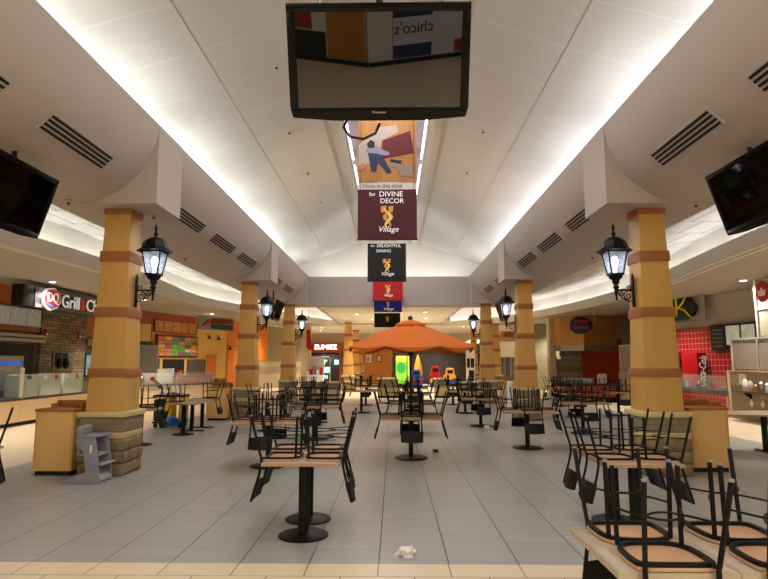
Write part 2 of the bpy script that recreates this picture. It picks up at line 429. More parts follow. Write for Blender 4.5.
# ------------------------------------------------------------------ columns
STONE_D = brick('split_face_band', '#83765a', '#8e8062', '#6e624c', .18, .11, .004, 'sz', .5, .8, bump=.3)
STONE_L = brick('limestone_band', '#cdb684', '#c8af7b', '#a8946a', .45, .3, .004, 'sz', .5, .7, bump=.2)
ROUGH = mat('rock_faced_stone', '#84724f', .9, noise=.3, nscale=6, bump=1, bscale=11)
LEDGE = mat('ledge_stone', '#d4c088', .6, noise=.05, nscale=4)
def make_column():
    t = thing('clad_column', 'x', 'column')
    # rough base: three courses of rock-faced blocks
    for k in range(3):
        z0, z1 = k*.187+.004, (k+1)*.187-.004
        m = MB(); h = .335
        n = 10
        for side in range(4):
            ang = R(90*side)
            def fn(u, v):
                x = -h + 2*h*u
                joint = abs(((u*2 + .5*(k % 2)) % 1) - .5)*2        # 0 mid block .. 1 at the joint
                e = (1-joint**8)*(1-(abs(v-.5)*2)**6)
                r2 = random.Random(int(u*1000)*31+int(v*100)*7+side*997+k*13).random()
                b = .035*e*(.55+.45*r2)
                p = Vector((x, -h-b, z0+(z1-z0)*v))
                return Matrix.Rotation(ang, 3, 'Z') @ p
            nrm = Matrix.Rotation(ang, 3, 'Z') @ Vector((0, 1, 0))
            m.sheet(n*2, 6, fn, .05, nrm)
        m.build('rough_stone_course', ROUGH, t, smooth=50)
    MB().frustum(.562, .345, .65, .345).build('light_stone_band', STONE_L, t, bevel=.006)
    MB().frustum(.652, .34, .878, .34).build('split_stone_band', STONE_D, t, bevel=.004)
    MB().frustum(.88, .375, .96, .375).build('stone_ledge', LEDGE, t, bevel=.012)
    h = lambda z: .292 + (z-.96)/(4.12-.96)*(.2-.292)
    MB().frustum(.96, h(.96), 4.12, h(4.12)).build('shaft', MAPLE, t, bevel=.006)
    for z0, z1 in ((1.49, 1.62), (2.43, 2.58), (3.32, 3.49)):
        MB().frustum(z0, h(z0)+.022, z1, h(z1)+.022).build('band', BAND, t, bevel=.005)
    MB().frustum(4.1, .225, 4.192, .23).build('cap_moulding', BAND, t, bevel=.008)
    return t
COLP = make_column()
COLLAB = ['tapered maple column on a stone foot behind the grey booster seat',
          'tapered maple column on a stone foot, second along the grill side',
          'tapered maple column on a stone foot, third along the grill side',
          'tapered maple column on a stone foot nearest the beige tables, red counter side',
          'tapered maple column on a stone foot, second along the red counter side',
          'tapered maple column on a stone foot, third along the red counter side',
          'distant maple column past the bulkhead, tallest of three on the grill side',
          'distant maple column past the bulkhead, middle of three on the grill side',
          'distant maple column past the bulkhead, shortest of three on the grill side',
          'distant maple column past the bulkhead, tallest of three on the red counter side',
          'distant maple column past the bulkhead, middle of three on the red counter side',
          'distant maple column past the bulkhead, shortest of three on the red counter side']
first = True
for (x, y), lb in zip(COLS_L+COLS_R+[(-2.7, 34.9), (-2.8, 43.5), (-2.88, 51), (6.4, 36.4), (6.2, 44.8), (5.85, 51.3)], COLLAB):
    o = COLP if first else copy_tree(COLP); first = False
    o.location = (x, y, 0)
    if y > 30: o.scale = (1, 1, .976)
    tag(o, lb, 'column', 'maple columns down both sides')

# ------------------------------------------------------------------ wall lanterns
LGLASS = mat('lantern_glass', '#a9b2c4', .2, emit='#dfe8ff', estr=.16, alpha=.42)
BULB = mat('lit_bulb', '#ffffff', .3, emit='#eef2ff', estr=18)
def make_lantern():
    """front -y; origin on the wall at the middle of the back plate."""
    t = thing('wall_lantern', 'x', 'lantern')
    MB().prism([(-.035, -.26), (.035, -.26), (.045, .2), (.0, .27), (-.045, .2)], -.022, 0, 'y').build('back_plate', BLACKM, t, bevel=.006)
    d = -.27
    m = MB()
    m.tube([(0, -.02, .0), (0, -.15, .01), (0, d, 0)], .014, 8)
    def spiral(cy, cz, r0, turns, a0, sgn):
        return [(0, cy+sgn*r0*(1-i/28*.8)*math.cos(a0+turns*2*math.pi*i/28), cz+r0*(1-i/28*.8)*math.sin(a0+turns*2*math.pi*i/28)) for i in range(29)]
    m.tube(spiral(-.095, -.085, .068, 1.4, R(90), 1), .009, 6)
    m.tube(spiral(-.205, -.055, .042, 1.3, R(90), -1), .008, 6)
    m.tube(spiral(-.075, .05, .04, 1.2, R(-90), 1), .008, 6)
    m.tube([(0, -.02, -.17), (0, -.1, -.16), (0, -.18, -.115), (0, -.25, -.02)], .009, 6)
    m.build('scroll_arm', BLACKM, t)
    MB().lathe([(.004, -.16), (.02, -.14), (.012, -.1), (.022, -.06), (.03, .02), (.05, .05), (.03, .09), (.055, .12), (.055, .16), (.1, .2), (.11, .235)], 12, (0, d, 0)).build('stem', BLACKM, t)
    zb, zt = .235, .60
    rb, rt = .125, .2
    m = MB()
    m.lathe([(rb+.02, zb), (rb+.02, zb+.03)], 4, (0, d, 0), R(45))
    for k in range(4):
        a = R(45+90*k); a2 = a+R(90)
        m.tube([(rb*math.cos(a), d+rb*math.sin(a), zb), (rt*math.cos(a), d+rt*math.sin(a), zt)], .012, 6)
    m.lathe([(rt+.03, zt-.01), (rt+.03, zt+.015)], 4, (0, d, 0), R(45))
    cg_ = m.build('cage', BLACKM, t)
    for k in range(4):
        a = R(45+90*k); a2 = a+R(90); q = .985
        p = [Vector((rb*q*math.cos(a), d+rb*q*math.sin(a), zb+.03)), Vector((rb*q*math.cos(a2), d+rb*q*math.sin(a2), zb+.03)),
             Vector((rt*q*math.cos(a2), d+rt*q*math.sin(a2), zt-.01)), Vector((rt*q*math.cos(a), d+rt*q*math.sin(a), zt-.01))]
        n = Vector((math.cos(a+R(45)), math.sin(a+R(45)), 0))*-.005
        MB().add([tuple(v) for v in p]+[tuple(v+n) for v in p], [(0,1,2,3),(7,6,5,4),(0,4,5,1),(1,5,6,2),(2,6,7,3),(3,7,4,0)]).build('glass_pane', LGLASS, cg_, smooth=0)
    rf_ = MB().lathe([(rt+.075, zt+.012), (rt+.06, zt+.03), (rt+.005, zt+.075), (.19, zt+.13), (.16, zt+.18), (.1, zt+.225), (.05, zt+.24)], 8, (0, d, 0), R(22.5)).build('domed_roof', BLACKM, t, smooth=20)
    MB().lathe([(.03, zt+.235), (.02, zt+.27), (.042, zt+.295), (.018, zt+.32), (.016, zt+.37), (.026, zt+.385), (.004, zt+.46)], 10, (0, d, 0)).build('finial', BLACKM, rf_)
    MB().lathe([(.02, .27), (.022, .36), (.045, .42), (.052, .47), (.038, .52), (.008, .54)], 12, (0, d, 0)).build('bulb', BULB, t)
    return t
LAN = make_lantern()
first = True
for i, (cols, s) in enumerate(((COLS_L, 1), (COLS_R, -1))):
    for k, (x, y) in enumerate(cols):
        o = LAN if first else copy_tree(LAN); first = False
        o.scale = (1.05,)*3; o.location = (x+s*.262, y, 2.875); o.rotation_euler = (0, 0, R(90)*s)
        tag(o, 'lit black carriage lantern on the %s column of the %s' % (['nearest', 'second', 'third'][k], ['grill side', 'red counter side'][i]), 'lantern', 'carriage lanterns on the columns')
        l = bpy.data.lights.new('lantern_light', 'POINT'); l.energy = 9; l.shadow_soft_size = .06; l.color = (.9, .94, 1)
        lo = bpy.data.objects.new('lantern_light', l); COL.objects.link(lo); lo.location = (x+s*(.262+.284), y, 3.36)

# ------------------------------------------------------------------ chairs (upturned: seat down on a tabletop, z = 0 there)
def make_chair():
    t = thing('upturned_chair', 'x', 'chair')
    hw = .2
    def outline(g, z):
        pts = []
        # rear edge (y=-.185), rounded front (y=.17)
        ctl = [(-.165, -.185), (0, -.192), (.165, -.185), (.195, -.13), (.197, -.02), (.185, .08), (.14, .145), (.06, .168), (-.06, .168), (-.14, .145), (-.185, .08), (-.197, -.02), (-.195, -.13)]
        n = len(ctl)
        for i in range(n):
            p0, p1, p2, p3 = ctl[i-1], ctl[i], ctl[(i+1) % n], ctl[(i+2) % n]
            for k in range(3):
                u = k/3
                pts.append(tuple((g)*.5*((2*p1[j]) + (-p0[j]+p2[j])*u + (2*p0[j]-5*p1[j]+4*p2[j]-p3[j])*u*u + (-p0[j]+3*p1[j]-3*p2[j]+p3[j])*u**3) for j in (0, 1)))
        return pts
    O = outline(1, 0)
    MB().prism(O, .002, .02, 'z').build('seat', SEATW, t, bevel=.004)
    m = MB(); I = outline(.86, 0); n = len(O); v = []; f = []
    O2 = outline(.985, 0)
    for (a, bb) in zip(O2, I): v += [(a[0], a[1], .0205), (bb[0], bb[1], .0205), (bb[0], bb[1], .04), (a[0], a[1], .04)]
    for i in range(n):
        for k in range(4):
            p = i*4+k; q = i*4+(k+1) % 4; j = (i+1) % n
            f.append((p, q, j*4+(k+1) % 4, j*4+k))
    m.add(v, f); m.build('seat_frame', BLACKM, t, smooth=40)
    for s in (-1, 1):
        fl = MB().tube([(s*.165, .12, .03), (s*.168, .125, .2), (s*.172, .13, .435)], .0128, 8).build('front_leg', BLACKM, t)
        rl = MB().tube([(s*.195, -.325, .44), (s*.188, -.29, .3), (s*.172, -.232, .07), (s*.168, -.218, .02), (s*.168, -.218, -.04), (s*.17, -.24, -.14), (s*.176, -.28, -.28), (s*.178, -.308, -.385)], .0128, 8).build('rear_leg', BLACKM, t)
        m = MB().tube([(s*.155, -.17, .03), (s*.168, -.218, .03)], .011, 6); m.build('bracket', BLACKM, t)
        m = MB().lathe([(.0135, 0), (.0135, .012)], 8, (s*.172, .13, .43)); m.build('foot_glide', mat('glide_cap', '#8c8884', .5), fl)
        m = MB().lathe([(.0135, 0), (.0135, .012)], 8, (s*.195, -.325, .435)); m.build('foot_glide', mat('glide_cap'), rl)
    # bowed wire stretchers
    def bow(y0, y1, z, x):
        return [(x*(1-2*i/14), y0+(y1-y0)*math.sin(math.pi*i/14)**.8, z) for i in range(15)]
    MB().tube(bow(.125, -.12, .215, .168), .006, 6).build('stretcher', BLACKM, t)
    MB().tube(bow(-.268, -.03, .23, .182), .006, 6).build('stretcher', BLACKM, t)
    def pad(u, v):
        x = -.19+.38*u; zz = -.215-.175*v
        zz += (.012*math.cos((u-.5)*math.pi) if v > .5 else -.01*math.cos((u-.5)*math.pi))*(-1)
        return (x, -.255-.053*v-.028*math.cos((u-.5)*math.pi), zz)
    MB().sheet(12, 4, pad, .012, (0, 1, 0)).build('backrest', PADM, t, smooth=60)
    return t
CHAIR = make_chair()
CH_FIRST = [True]
def chair(x, y, ztop, rz, label, group):
    o = CHAIR if CH_FIRST[0] else copy_tree(CHAIR); CH_FIRST[0] = False
    o.location = (x, y, ztop); o.rotation_euler = (0, 0, rz)
    tag(o, label, 'chair', group)

# ------------------------------------------------------------------ tables
def tabletop(sx, sy, t, surf, edge):
    tt = MB().box(-sx/2+.012, -sy/2+.012, .722, sx/2-.012, sy/2-.012, .75).build('tabletop', surf, t, bevel=.002)
    m = MB(); z0, z1 = .718, .7485
    for a in (-1, 1):
        m.box(a*sx/2 if a < 0 else sx/2-.0115, -sy/2, z0, -sx/2+.0115 if a < 0 else sx/2, sy/2, z1)
        m.box(-sx/2+.0115, a*sy/2 if a < 0 else sy/2-.0115, z0, sx/2-.0115, -sy/2+.0115 if a < 0 else sy/2, z1)
    m.build('edge_band', edge, tt, smooth=0)
def pedestal(t, r=.05, base=.27, x=0, y=0):
    MB().lathe([(base, .0), (base, .012), (base-.02, .022), (.12, .035), (r+.02, .05)], 32, (x, y, 0)).build('base_disc', BLACKM, t)
    MB().lathe([(r, .04), (r, .70)], 20, (x, y, 0)).build('post', BLACKM, t)
    m = MB().box(x-.2, y-.03, .695, x+.2, y+.03, .717).box(x-.03, y-.2, .695, x+.03, y+.2, .7165)
    m.build('top_bracket', BLACKM, t, smooth=0)
def proto(sx, sy, surf, edge, r=.05, base=.27):
    t = thing('pedestal_table', 'x', 'table'); tabletop(sx, sy, t, surf, edge); pedestal(t, r, base); return t
P_SMALL = proto(.76, .575, LAMIN, EDGEW, .055, .25)
P_SMALLY = proto(.562, .75, LAMIN, mat('beige_edge', '#b7a78c', .35), .05, .25)
P_BIG = proto(1.07, 1.07, LAMIN_W, EDGEW, .045, .3)
used = set()
SIDE = {'w': (-1, 0, -90, 'grill-side'), 'e': (1, 0, 90, 'counter-side'), 's': (0, -1, 0, 'near'), 'n': (0, 1, 180, 'far')}
def place_table(P, x, y, desc, sides, sx, sy, rz=0, tdesc=None, jit=0):
    o = copy_tree(P) if id(P) in used else P; used.add(id(P))
    o.location = (x, y, 0); o.rotation_euler = (0, 0, rz)
    tag(o, tdesc, 'table', 'pedestal tables with chairs put up')
    for c in sides:
        dx, dy, a, nm = SIDE[c]
        off = (sx/2 if dx else sy/2) - .195
        j = rnd.uniform(-.012, .012) if jit else 0
        vx, vy = dx*off + (j if dy else 0), dy*off + (j if dx else 0)
        ca, sa = math.cos(rz), math.sin(rz)
        # back of the chair (-y) hangs over the chosen edge
        rot = {'s': 0, 'n': math.pi, 'e': math.pi/2, 'w': -math.pi/2}[c]
        chair(x+vx*ca-vy*sa, y+vx*sa+vy*ca, .7503, rot+rz, 'upturned black chair over the %s edge of %s' % (nm, desc), 'chairs put up on the tables')
TB = [
 ('S', -.9, 6.02, 'the table nearest the crumpled napkin', 'we', 'beige pedestal table with two upturned chairs, nearest the crumpled napkin'),
 ('S', -.94, 6.62, 'the table one behind the napkin table', 'we', 'beige pedestal table pushed up behind the one nearest the napkin'),
 ('Y', 1.325, 3.215, 'the closest beige table', 'sn', 'closest beige table, its corner over the cream tiles'),
 ('Y', 1.892, 3.215, 'the beige table cut by the frame', 'sn', 'beige table joined to the closest one and cut by the frame'),
 ('S', 2.4, 6.0, 'the table just behind the beige pair', 'we', 'pedestal table with upturned chairs just behind the closest beige pair'),
 ('S', 2.42, 6.61, 'the second table behind the beige pair', 'we', 'pedestal table second behind the beige pair, toward the stone column foot'),
 ('B', -2.09, 9.89, 'the table nearest the booster seat', 'wens', 'round-based square table nearest the grey booster seat column'),
 ('B', 2.71, 12.0, 'the counter-side table nearest the umbrella', 'wens', 'square table nearest the umbrella on the red counter side'),
 ('B', 2.37, 16.0, 'the table by the second paper scrap', 'wens', 'square table with a scrap of paper under its edge'),
 ('B', 4.62, 14.45, 'the table before the second lantern column', 'wens', 'square table in front of the second red-side lantern column'),
 ('B', -1.75, 13.3, 'the second grill-side row table', 'wens', 'square table behind the napkin pair, before the middle row'),
 ('B', -2.17, 16.9, 'the third grill-side row table', 'wens', 'square table third in the grill-side row, ahead of the stone divider'),
 ('B', -1.09, 20.1, 'the table before the tan divider', 'we', 'lone square table with clear floor around it, before the tan divider'),
 ('B', -1.1, 23.6, 'the table between lone table and tan divider', 'wens', 'square table farther back, between lone table and tan divider'),
 ('B', .45, 14.3, 'the first table behind the umbrella', 'wens', 'square table directly behind the umbrella table'),
 ('B', .6, 18.2, 'the second table behind the umbrella', 'wens', 'square table second behind the umbrella'),
 ('B', .75, 22.3, 'the third table behind the umbrella', 'wens', 'square table third behind the umbrella, before the kiddie rides'),
 ('B', 2.44, 20.0, 'the fourth aisle table, counter side', 'wens', 'square table fourth along the aisle on the red counter side'),
 ('B', 2.43, 23.9, 'the last aisle table, counter side', 'wens', 'square table last along the aisle on the red counter side'),
 ('B', 5.75, 18.7, 'the table before the orange counter', 'wens', 'square table beyond the lantern column, before the orange counter'),
 ('B', 7.35, 19.3, 'the table behind the near red-side column', 'wens', 'square table seen beside the near red-side column shaft'),
 ('B', 6.6, 23.2, 'the far table closest to the orange counter', 'wens', 'far square table closest to the orange counter front'),
 ('B', -3.15, 21.6, 'the table behind the second grill-side column', 'wens', 'square table beside the second grill-side column, before the stone divider'),
 ('S', -3.2, 14.9, 'the small table before the second grill-side column', 'we', 'small pedestal table in front of the second grill-side column'),
 ('S', -5.3, 12.3, 'the small table behind the booster column', 'we', 'small pedestal table half hidden behind the booster seat column'),
 ('S', -4.95, 6.6, 'the table cut by the frame, grill side', 'e', 'pedestal table mostly outside the frame on the grill side'),
]
for k, x, y, desc, sides, td in TB:
    if k == 'S': place_table(P_SMALL, x, y, desc, sides, .76, .575, 0, td)
    elif k == 'Y': place_table(P_SMALLY, x, y, desc, sides, .562, .75, 0, td)
    else: place_table(P_BIG, x, y, desc, sides, 1.07, 1.07, R(rnd.uniform(-3, 3)) if y > 13 else 0, td)

# umbrella table: its top is pierced by the pole
def umbrella_table(x, y):
    t = thing('umbrella_table', 'round-based square table with the orange umbrella standing through it', 'table', (x, y, 0))
    m = MB()
    for a, b2, c, d in ((-.523, -.523, .523, -.03), (-.523, .03, .523, .523), (-.523, -.03, -.03, .03), (.03, -.03, .523, .03)): m.box(a, b2, .722, c, d, .75)
    m.build('tabletop', LAMIN_W, t, smooth=0)
    m = MB()
    for a in (-1, 1):
        m.box(min(a*.5235, a*.535), -.535, .718, max(a*.5235, a*.535), .535, .7485); m.box(-.5235, min(a*.5235, a*.535), .718, .5235, max(a*.5235, a*.535), .7485)
    m.build('edge_band', EDGEW, t, smooth=0)
    MB().lathe([(.3, 0), (.3, .012), (.28, .024), (.12, .036), (.07, .05)], 36).build('base_disc', BLACKM, t)
    m = MB()
    for k in range(16):
        a, b2 = 2*math.pi*k/16, 2*math.pi*(k+1)/16
        v = [(r*math.cos(q), r*math.sin(q), z) for z in (.04, .72) for q in (a, b2) for r in (.032, .042)]
        m.add(v, [(0,1,3,2),(4,6,7,5),(1,5,7,3),(0,2,6,4)])
    m.build('post', BLACKM, t, smooth=40)
    for c in 'wens':
        dx, dy, a, nm = SIDE[c]
        rot = {'s': 0, 'n': math.pi, 'e': math.pi/2, 'w': -math.pi/2}[c]
        off = .535-.195
        chair(x+dx*off, y+dy*off, .7503, rot, 'upturned black chair over the %s edge of the orange umbrella table' % nm, 'chairs put up on the tables')
    u = thing('patio_umbrella', 'open orange canvas umbrella over the table mid aisle', 'umbrella', (x, y, 0))
    MB().lathe([(.024, .06), (.024, 2.42)], 14).build('pole', BLACKM, u)
    n = 8; Rr = 1.2
    v = []; f = []
    rings = [(.0, 2.44), (.25, 2.37), (.55, 2.24), (.85, 2.07), (1.0, 1.99)]
    segs = 8
    def edge_pt(k, uu, r):
        a0 = 2*math.pi*(k+.5)/n; a1 = 2*math.pi*(k+1.5)/n
        p = Vector((math.cos(a0), math.sin(a0)))*(1-uu) + Vector((math.cos(a1), math.sin(a1)))*uu
        return p*r
    top = []
    for (r, z) in rings[1:]:
        ring = []
        for k in range(n):
            for j in range(segs):
                uu = j/segs; p = edge_pt(k, uu, r*Rr); sag = -.028*r*math.sin(math.pi*uu)
                ring.append((p.x, p.y, z+sag))
        top.append(ring)
    ring = []
    for k in range(n):
        for j in range(segs):
            uu = j/segs; p = edge_pt(k, uu, Rr*1.0+.01); ring.append((p.x*.995, p.y*.995, 1.93 + .03*math.cos(uu*2*math.pi) - .028*math.sin(math.pi*uu)+.02))
    top.append(ring)
    M_ = n*segs
    v = [(0, 0, 2.44)] + [p for r_ in top for p in r_]
    for k in range(M_): f.append((0, 1+k, 1+(k+1) % M_))
    for j in range(len(top)-1):
        for k in range(M_):
            a = 1+j*M_+k; b2 = 1+j*M_+(k+1) % M_
            f.append((a, a+M_, b2+M_, b2))
    B = len(v)
    v2 = [(p[0]*.995, p[1]*.995, p[2]-.006) for p in v]
    f2 = [tuple(B+i for i in reversed(q)) for q in f]
    e0 = 1+(len(top)-1)*M_
    fe = [(e0+k, B+e0+k, B+e0+(k+1) % M_, e0+(k+1) % M_) for k in range(M_)]
    MB().add(v+v2, f+f2+fe).build('canopy', UMB, u, smooth=25)
    # vent cap
    v = [(0, 0, 2.5)]; f = []
    for (r, z) in ((.15, 2.47), (.29, 2.415), (.30, 2.375)):
        for k in range(n):
            for j in range(segs):
                uu = j/segs; p = edge_pt(k, uu, r); v.append((p.x, p.y, z-(.012*math.cos(uu*2*math.pi) if r > .295 else 0)))
    for k in range(M_): f.append((0, 1+k, 1+(k+1) % M_))
    for j in range(2):
        for k in range(M_):
            a = 1+j*M_+k; b2 = 1+j*M_+(k+1) % M_; f.append((a, a+M_, b2+M_, b2))
    B = len(v); v2 = [(p[0]*.98, p[1]*.98, p[2]-.005) for p in v]
    e0 = 1+2*M_
    MB().add(v+v2, f+[tuple(B+i for i in reversed(q)) for q in f]+[(e0+k, B+e0+k, B+e0+(k+1) % M_, e0+(k+1) % M_) for k in range(M_)]).build('vent_cap', UMB, u, smooth=25)
    MB().lathe([(.02, 2.49), (.045, 2.505), (.05, 2.53), (.035, 2.56), (.01, 2.575)], 12).build('finial', BLACKP, u)
    for k in range(n):
        a = 2*math.pi*(k+.5)/n; c, s_ = math.cos(a), math.sin(a)
        rb_ = MB().tube([(.05*c, .05*s_, 2.4), (.6*Rr*c, .6*Rr*s_, 2.19), (.98*Rr*c, .98*Rr*s_, 1.985)], .008, 6).build('rib', BLACKM, u)
        MB().tube([(.035*c, .035*s_, 1.86), (.55*Rr*c, .55*Rr*s_, 2.21)], .007, 6).build('strut', BLACKM, rb_)
    MB().lathe([(.045, 1.83), (.045, 1.89)], 12).build('runner_hub', BLACKP, u)
umbrella_table(.32, 10.74)

# T-foot tables
def tfoot_table(label, x, y, rz, sx, sy, posts, surf):
    t = thing('t_foot_table', label, 'table', (x, y, 0), rz)
    tabletop(sx, sy, t, surf, EDGEW)
    for px in posts:
        MB().box(px-.04, -.04, .03, px+.04, .04, .716).build('post', BLACKM, t, bevel=.006)
        MB().box(px-.035, -.3, .004, px+.035, .3, .03).build('foot_bar', BLACKM, t, bevel=.006)
        m = MB()
        for a in (-1, 1): m.lathe([(.02, 0), (.02, .006)], 10, (px, a*.27, 0))
        m.build('glide', BLACKP, t)
    return t
tfoot_table('long pale empty table with black T feet beyond the column-side trash cabinet', 7.15, 11.5, R(0), 3.0, .95, (-1.15, .0, 1.15), mat('pale_laminate', '#d6c3a4', .2, noise=.04, nscale=40))
tfoot_table('small T-foot table beside the yellow cleaning cart, farther of two', -5.05, 15.5, R(90), .76, .75, (0,), LAMIN)
tfoot_table('small T-foot table beside the yellow cleaning cart, nearer of two', -5.05, 14.72, R(90), .70, .75, (0,), LAMIN)
place_table(P_BIG if False else P_SMALL, -5.02, 14.04, 'the table before the cleaning cart', 'w', .76, .575, 0, 'pedestal table with a round foot right before the yellow cleaning cart')
chair(-5.05+.18, 15.5, .7503, R(90), 'upturned black chair over the counter-side edge of the farther T-foot table', 'chairs put up on the tables')

# ------------------------------------------------------------------ trash cabinets
def make_trash():
    t = thing('trash_cabinet', 'x', 'trash cabinet')
    w, d = .6, .6
    MB().box(-w/2+.03, .03, .0, w/2-.03, d-.03, .07).build('plinth', BLACKP, t)
    MB().box(-w/2, 0, .07, w/2, d, .96).build('body', MAPLE_LT, t, bevel=.004)
    MB().box(-w/2-.015, -.015, .96, w/2+.015, d+.015, 1.0).build('top', OAKTOP, t, bevel=.006)
    m = MB().box(-w/2, d-.05, 1.0, w/2+.01, d+.01, 1.1).box(-w/2+.02, d-.25, 1.0, -w/2+.05, d-.05, 1.06).box(w/2-.03, d-.4, 1.0, w/2, d-.05, 1.08)
    m.build('tray_rail', OAKTOP, t, bevel=.006)
    for s in (-1, 1): MB().box(s*(w/2-.02)-.012, -.004, .1, s*(w/2-.02)+.012, .0, .94).build('edge_strip', MAPLE, t)
    return t
TR = make_trash(); first = True
for (x, y, lb) in ((-5.21, 9.0, 'maple trash cabinet beside the stone foot behind the grey booster seat'),
                   (5.02, 9.45, 'maple trash cabinet beside the stone column foot nearest the long pale table'),
                   (-5.24, 17.35, 'maple trash cabinet at the second grill-side column'),
                   (4.95, 24.4, 'maple trash cabinet at the third red-side column')):
    o = TR if first else copy_tree(TR); first = False
    o.location = (x, y, 0); tag(o, lb, 'trash cabinet', 'trash cabinets at the columns')

# ------------------------------------------------------------------ booster seat (grey plastic high chair)
t = thing('high_chair', 'grey plastic booster high chair in front of the stone column foot', 'high chair', (-4.74, 8.42, 0)); t.scale = (1, 1, .93)
SP = [(0, 0), (.56, 0), (.535, .26), (.47, .66), (.46, .69), (.19, .69), (.19, .62), (.22, .55), (.31, .46), (.35, .17), (.29, .145), (.0, .04)]
for k, y in enumerate((0, .37)): MB().prism(SP, y, y+.035, 'y').build('side_panel', GREYP, t, bevel=.006)
MB().prism([(.2, .42), (.5, .40), (.5, .43), (.2, .45)], .035, .37, 'y').build('seat', GREYP, t, bevel=.005)
MB().prism([(.165, .70), (.23, .70), (.25, .83), (.2, .87), (.16, .83)], .05, .355, 'y').build('headrest', GREYP, t, bevel=.015)
MB().prism([(.19, .43), (.225, .43), (.235, .72), (.2, .72)], .035, .37, 'y').build('back_panel', GREYP, t, bevel=.006)
MB().box(.22, -.015, .69, .5, .42, .72).build('tray', GREYP, t, bevel=.008)
MB().box(.47, -.005, .27, .6, .41, .295).build('footrest', GREYP, t, bevel=.006)
MB().prism([(.42, .13), (.56, .02), (.56, .06), (.46, .2)], .035, .37, 'y').build('front_panel', GREYP, t, bevel=.004)
MB().box(.4, -.004, .46, .43, 0, .58).build('strap', WHITEP, t)

# ------------------------------------------------------------------ floor litter
def crumple(name, label, loc, r, m, seed, spots=None):
    rr = random.Random(seed)
    bm = bmesh.new(); bmesh.ops.create_icosphere(bm, subdivisions=4, radius=1)
    dirs = [(Vector((rr.uniform(-1, 1), rr.uniform(-1, 1), rr.uniform(-1, 1))).normalized(), rr.uniform(.55, 1.05)) for _ in range(22)]
    for v in bm.verts:
        d = v.co.normalized(); k = max(d.dot(a)**9*w if d.dot(a) > 0 else 0 for a, w in dirs)
        q = .55*math.sin(d.x*9+seed)*math.sin(d.y*11+2)*math.sin(d.z*8)
        v.co = d*(.42+.6*k+.22*q)
    for v in bm.verts: v.co = Vector((v.co.x*r*1.2, v.co.y*r*.8, max(v.co.z*r*.75, -r*.3)+r*.3+.001))
    vs = [tuple(v.co) for v in bm.verts]; fs = [tuple(v.index for v in f.verts) for f in bm.faces]; bm.free()
    o = MB().add(vs, fs).build(name, m, smooth=0, loc=loc); return tag(o, label, 'litter', kind='thing')
nap = crumple('crumpled_napkin', 'crumpled white paper napkin on the grey tiles by the cream edge', (.11, 5.42, 0), .1, mat('napkin_paper', '#e6ded8', .8), 3)
crumple('paper_scrap', 'small white paper scrap under a table beyond the umbrella', (2.46, 15.5, 0), .09, mat('napkin_paper'), 5)
crumple('brown_crumb', 'small brown food scrap on the floor near the umbrella base', (.82, 11.45, 0), .07, mat('brown_scrap', '#6e4430', .8), 9)

# ------------------------------------------------------------------ televisions
SCREEN = mat('tv_screen', '#080708', .015, spec=.5, ior=1.75)
TVB = mat('tv_gloss_bezel', '#040405', .22, spec=.2)
SCREEN_D = mat('tv_screen_dark', '#050405', .03, spec=.15, ior=1.3)
def tv(label, loc, rz, tilt, w, h, pole_top, lettering=True, pole_dx=0):
    SCR = SCREEN if lettering else SCREEN_D
    t = thing('television', label, 'television', loc, rz)
    X = Matrix.Rotation(R(tilt), 4, 'X')
    bz, bt = .062, .06
    m = MB(X); f0 = -.05
    m.box(-w/2, f0, h/2-bt, w/2, .0, h/2).box(-w/2, f0, -h/2+.09, -w/2+bz, 0, h/2-bt).box(w/2-bz, f0, -h/2+.09, w/2, 0, h/2-bt)
    m.build('bezel', TVB, t, bevel=.006)
    m = MB(X).prism([(-w/2, -h/2+.09), (-w/2+.02, -h/2+.02), (-w/4, -h/2-.004), (w/4, -h/2-.004), (w/2-.02, -h/2+.02), (w/2, -h/2+.09)], -.055, 0, 'y')
    m.build('lower_bezel', TVB, t, bevel=.006)
    MB(X).box(-w/2+bz, -.04, -h/2+.09, w/2-bz, -.03, h/2-bt).build('screen', SCR, t, smooth=0)
    MB(X).box(-w/2+.01, 0, -h/2+.05, w/2-.01, .04, h/2-.01).box(-w/2+.2, .04, -h/2+.15, w/2-.2, .09, h/2-.12).build('back_shell', BLACKP, t, bevel=.01)
    MB(X).box(-.25, .09, -.2, .25, .12, .2).build('mount_plate', BLACKM, t)
    c = X @ Vector((0, .16, 0))
    m = MB().tube([(pole_dx, c.y, -.05), (pole_dx, c.y, pole_top-loc[2])], .03, 10); m.tube([tuple(X @ Vector((pole_dx, .1, .0))), (pole_dx, c.y, 0)], .03, 8)
    m.build('ceiling_pole', BLACKM, t)
    if lettering:
        p = X @ Vector((0, -.058, -h/2+.055))
        text('lettering', 'Panasonic', mat('tv_badge', '#b9b9b9', .4), t, p, width=.1, rot=(90+tilt, 0, 0), ext=.001)
    return t
tv1 = tv('large black television hung over the middle of the aisle', (-.1, 4.0, 3.895), 0, 23, 1.32, .80, 7.2)
MB().tube([(-.24, .2, -.33), (-.27, .17, -.42), (-.22, .15, -.5), (-.12, .15, -.52), (-.03, .16, -.47), (.0, .2, -.38)], .011, 8).build('power_cable', BLACKP, tv1)
tv('black television hanging from the grill-side soffit, cut by the frame', (-4.46, 6.5, 3.66), R(90), 17, 1.32, .82, 4.3, False, .22)
tv('black television hanging from the red-counter-side soffit, cut by the frame', (4.12, 6.5, 3.67), R(-90), 17, 1.32, .82, 4.3, False, -.22)
tv('small distant television beyond the second grill-side lantern', (-4.2, 20.85, 3.55), R(90), 17, 1.2, .75, 4.3, False)
tv('small distant television beyond the second red-side lantern', (3.92, 20.85, 3.55), R(-90), 17, 1.2, .75, 4.3, False)

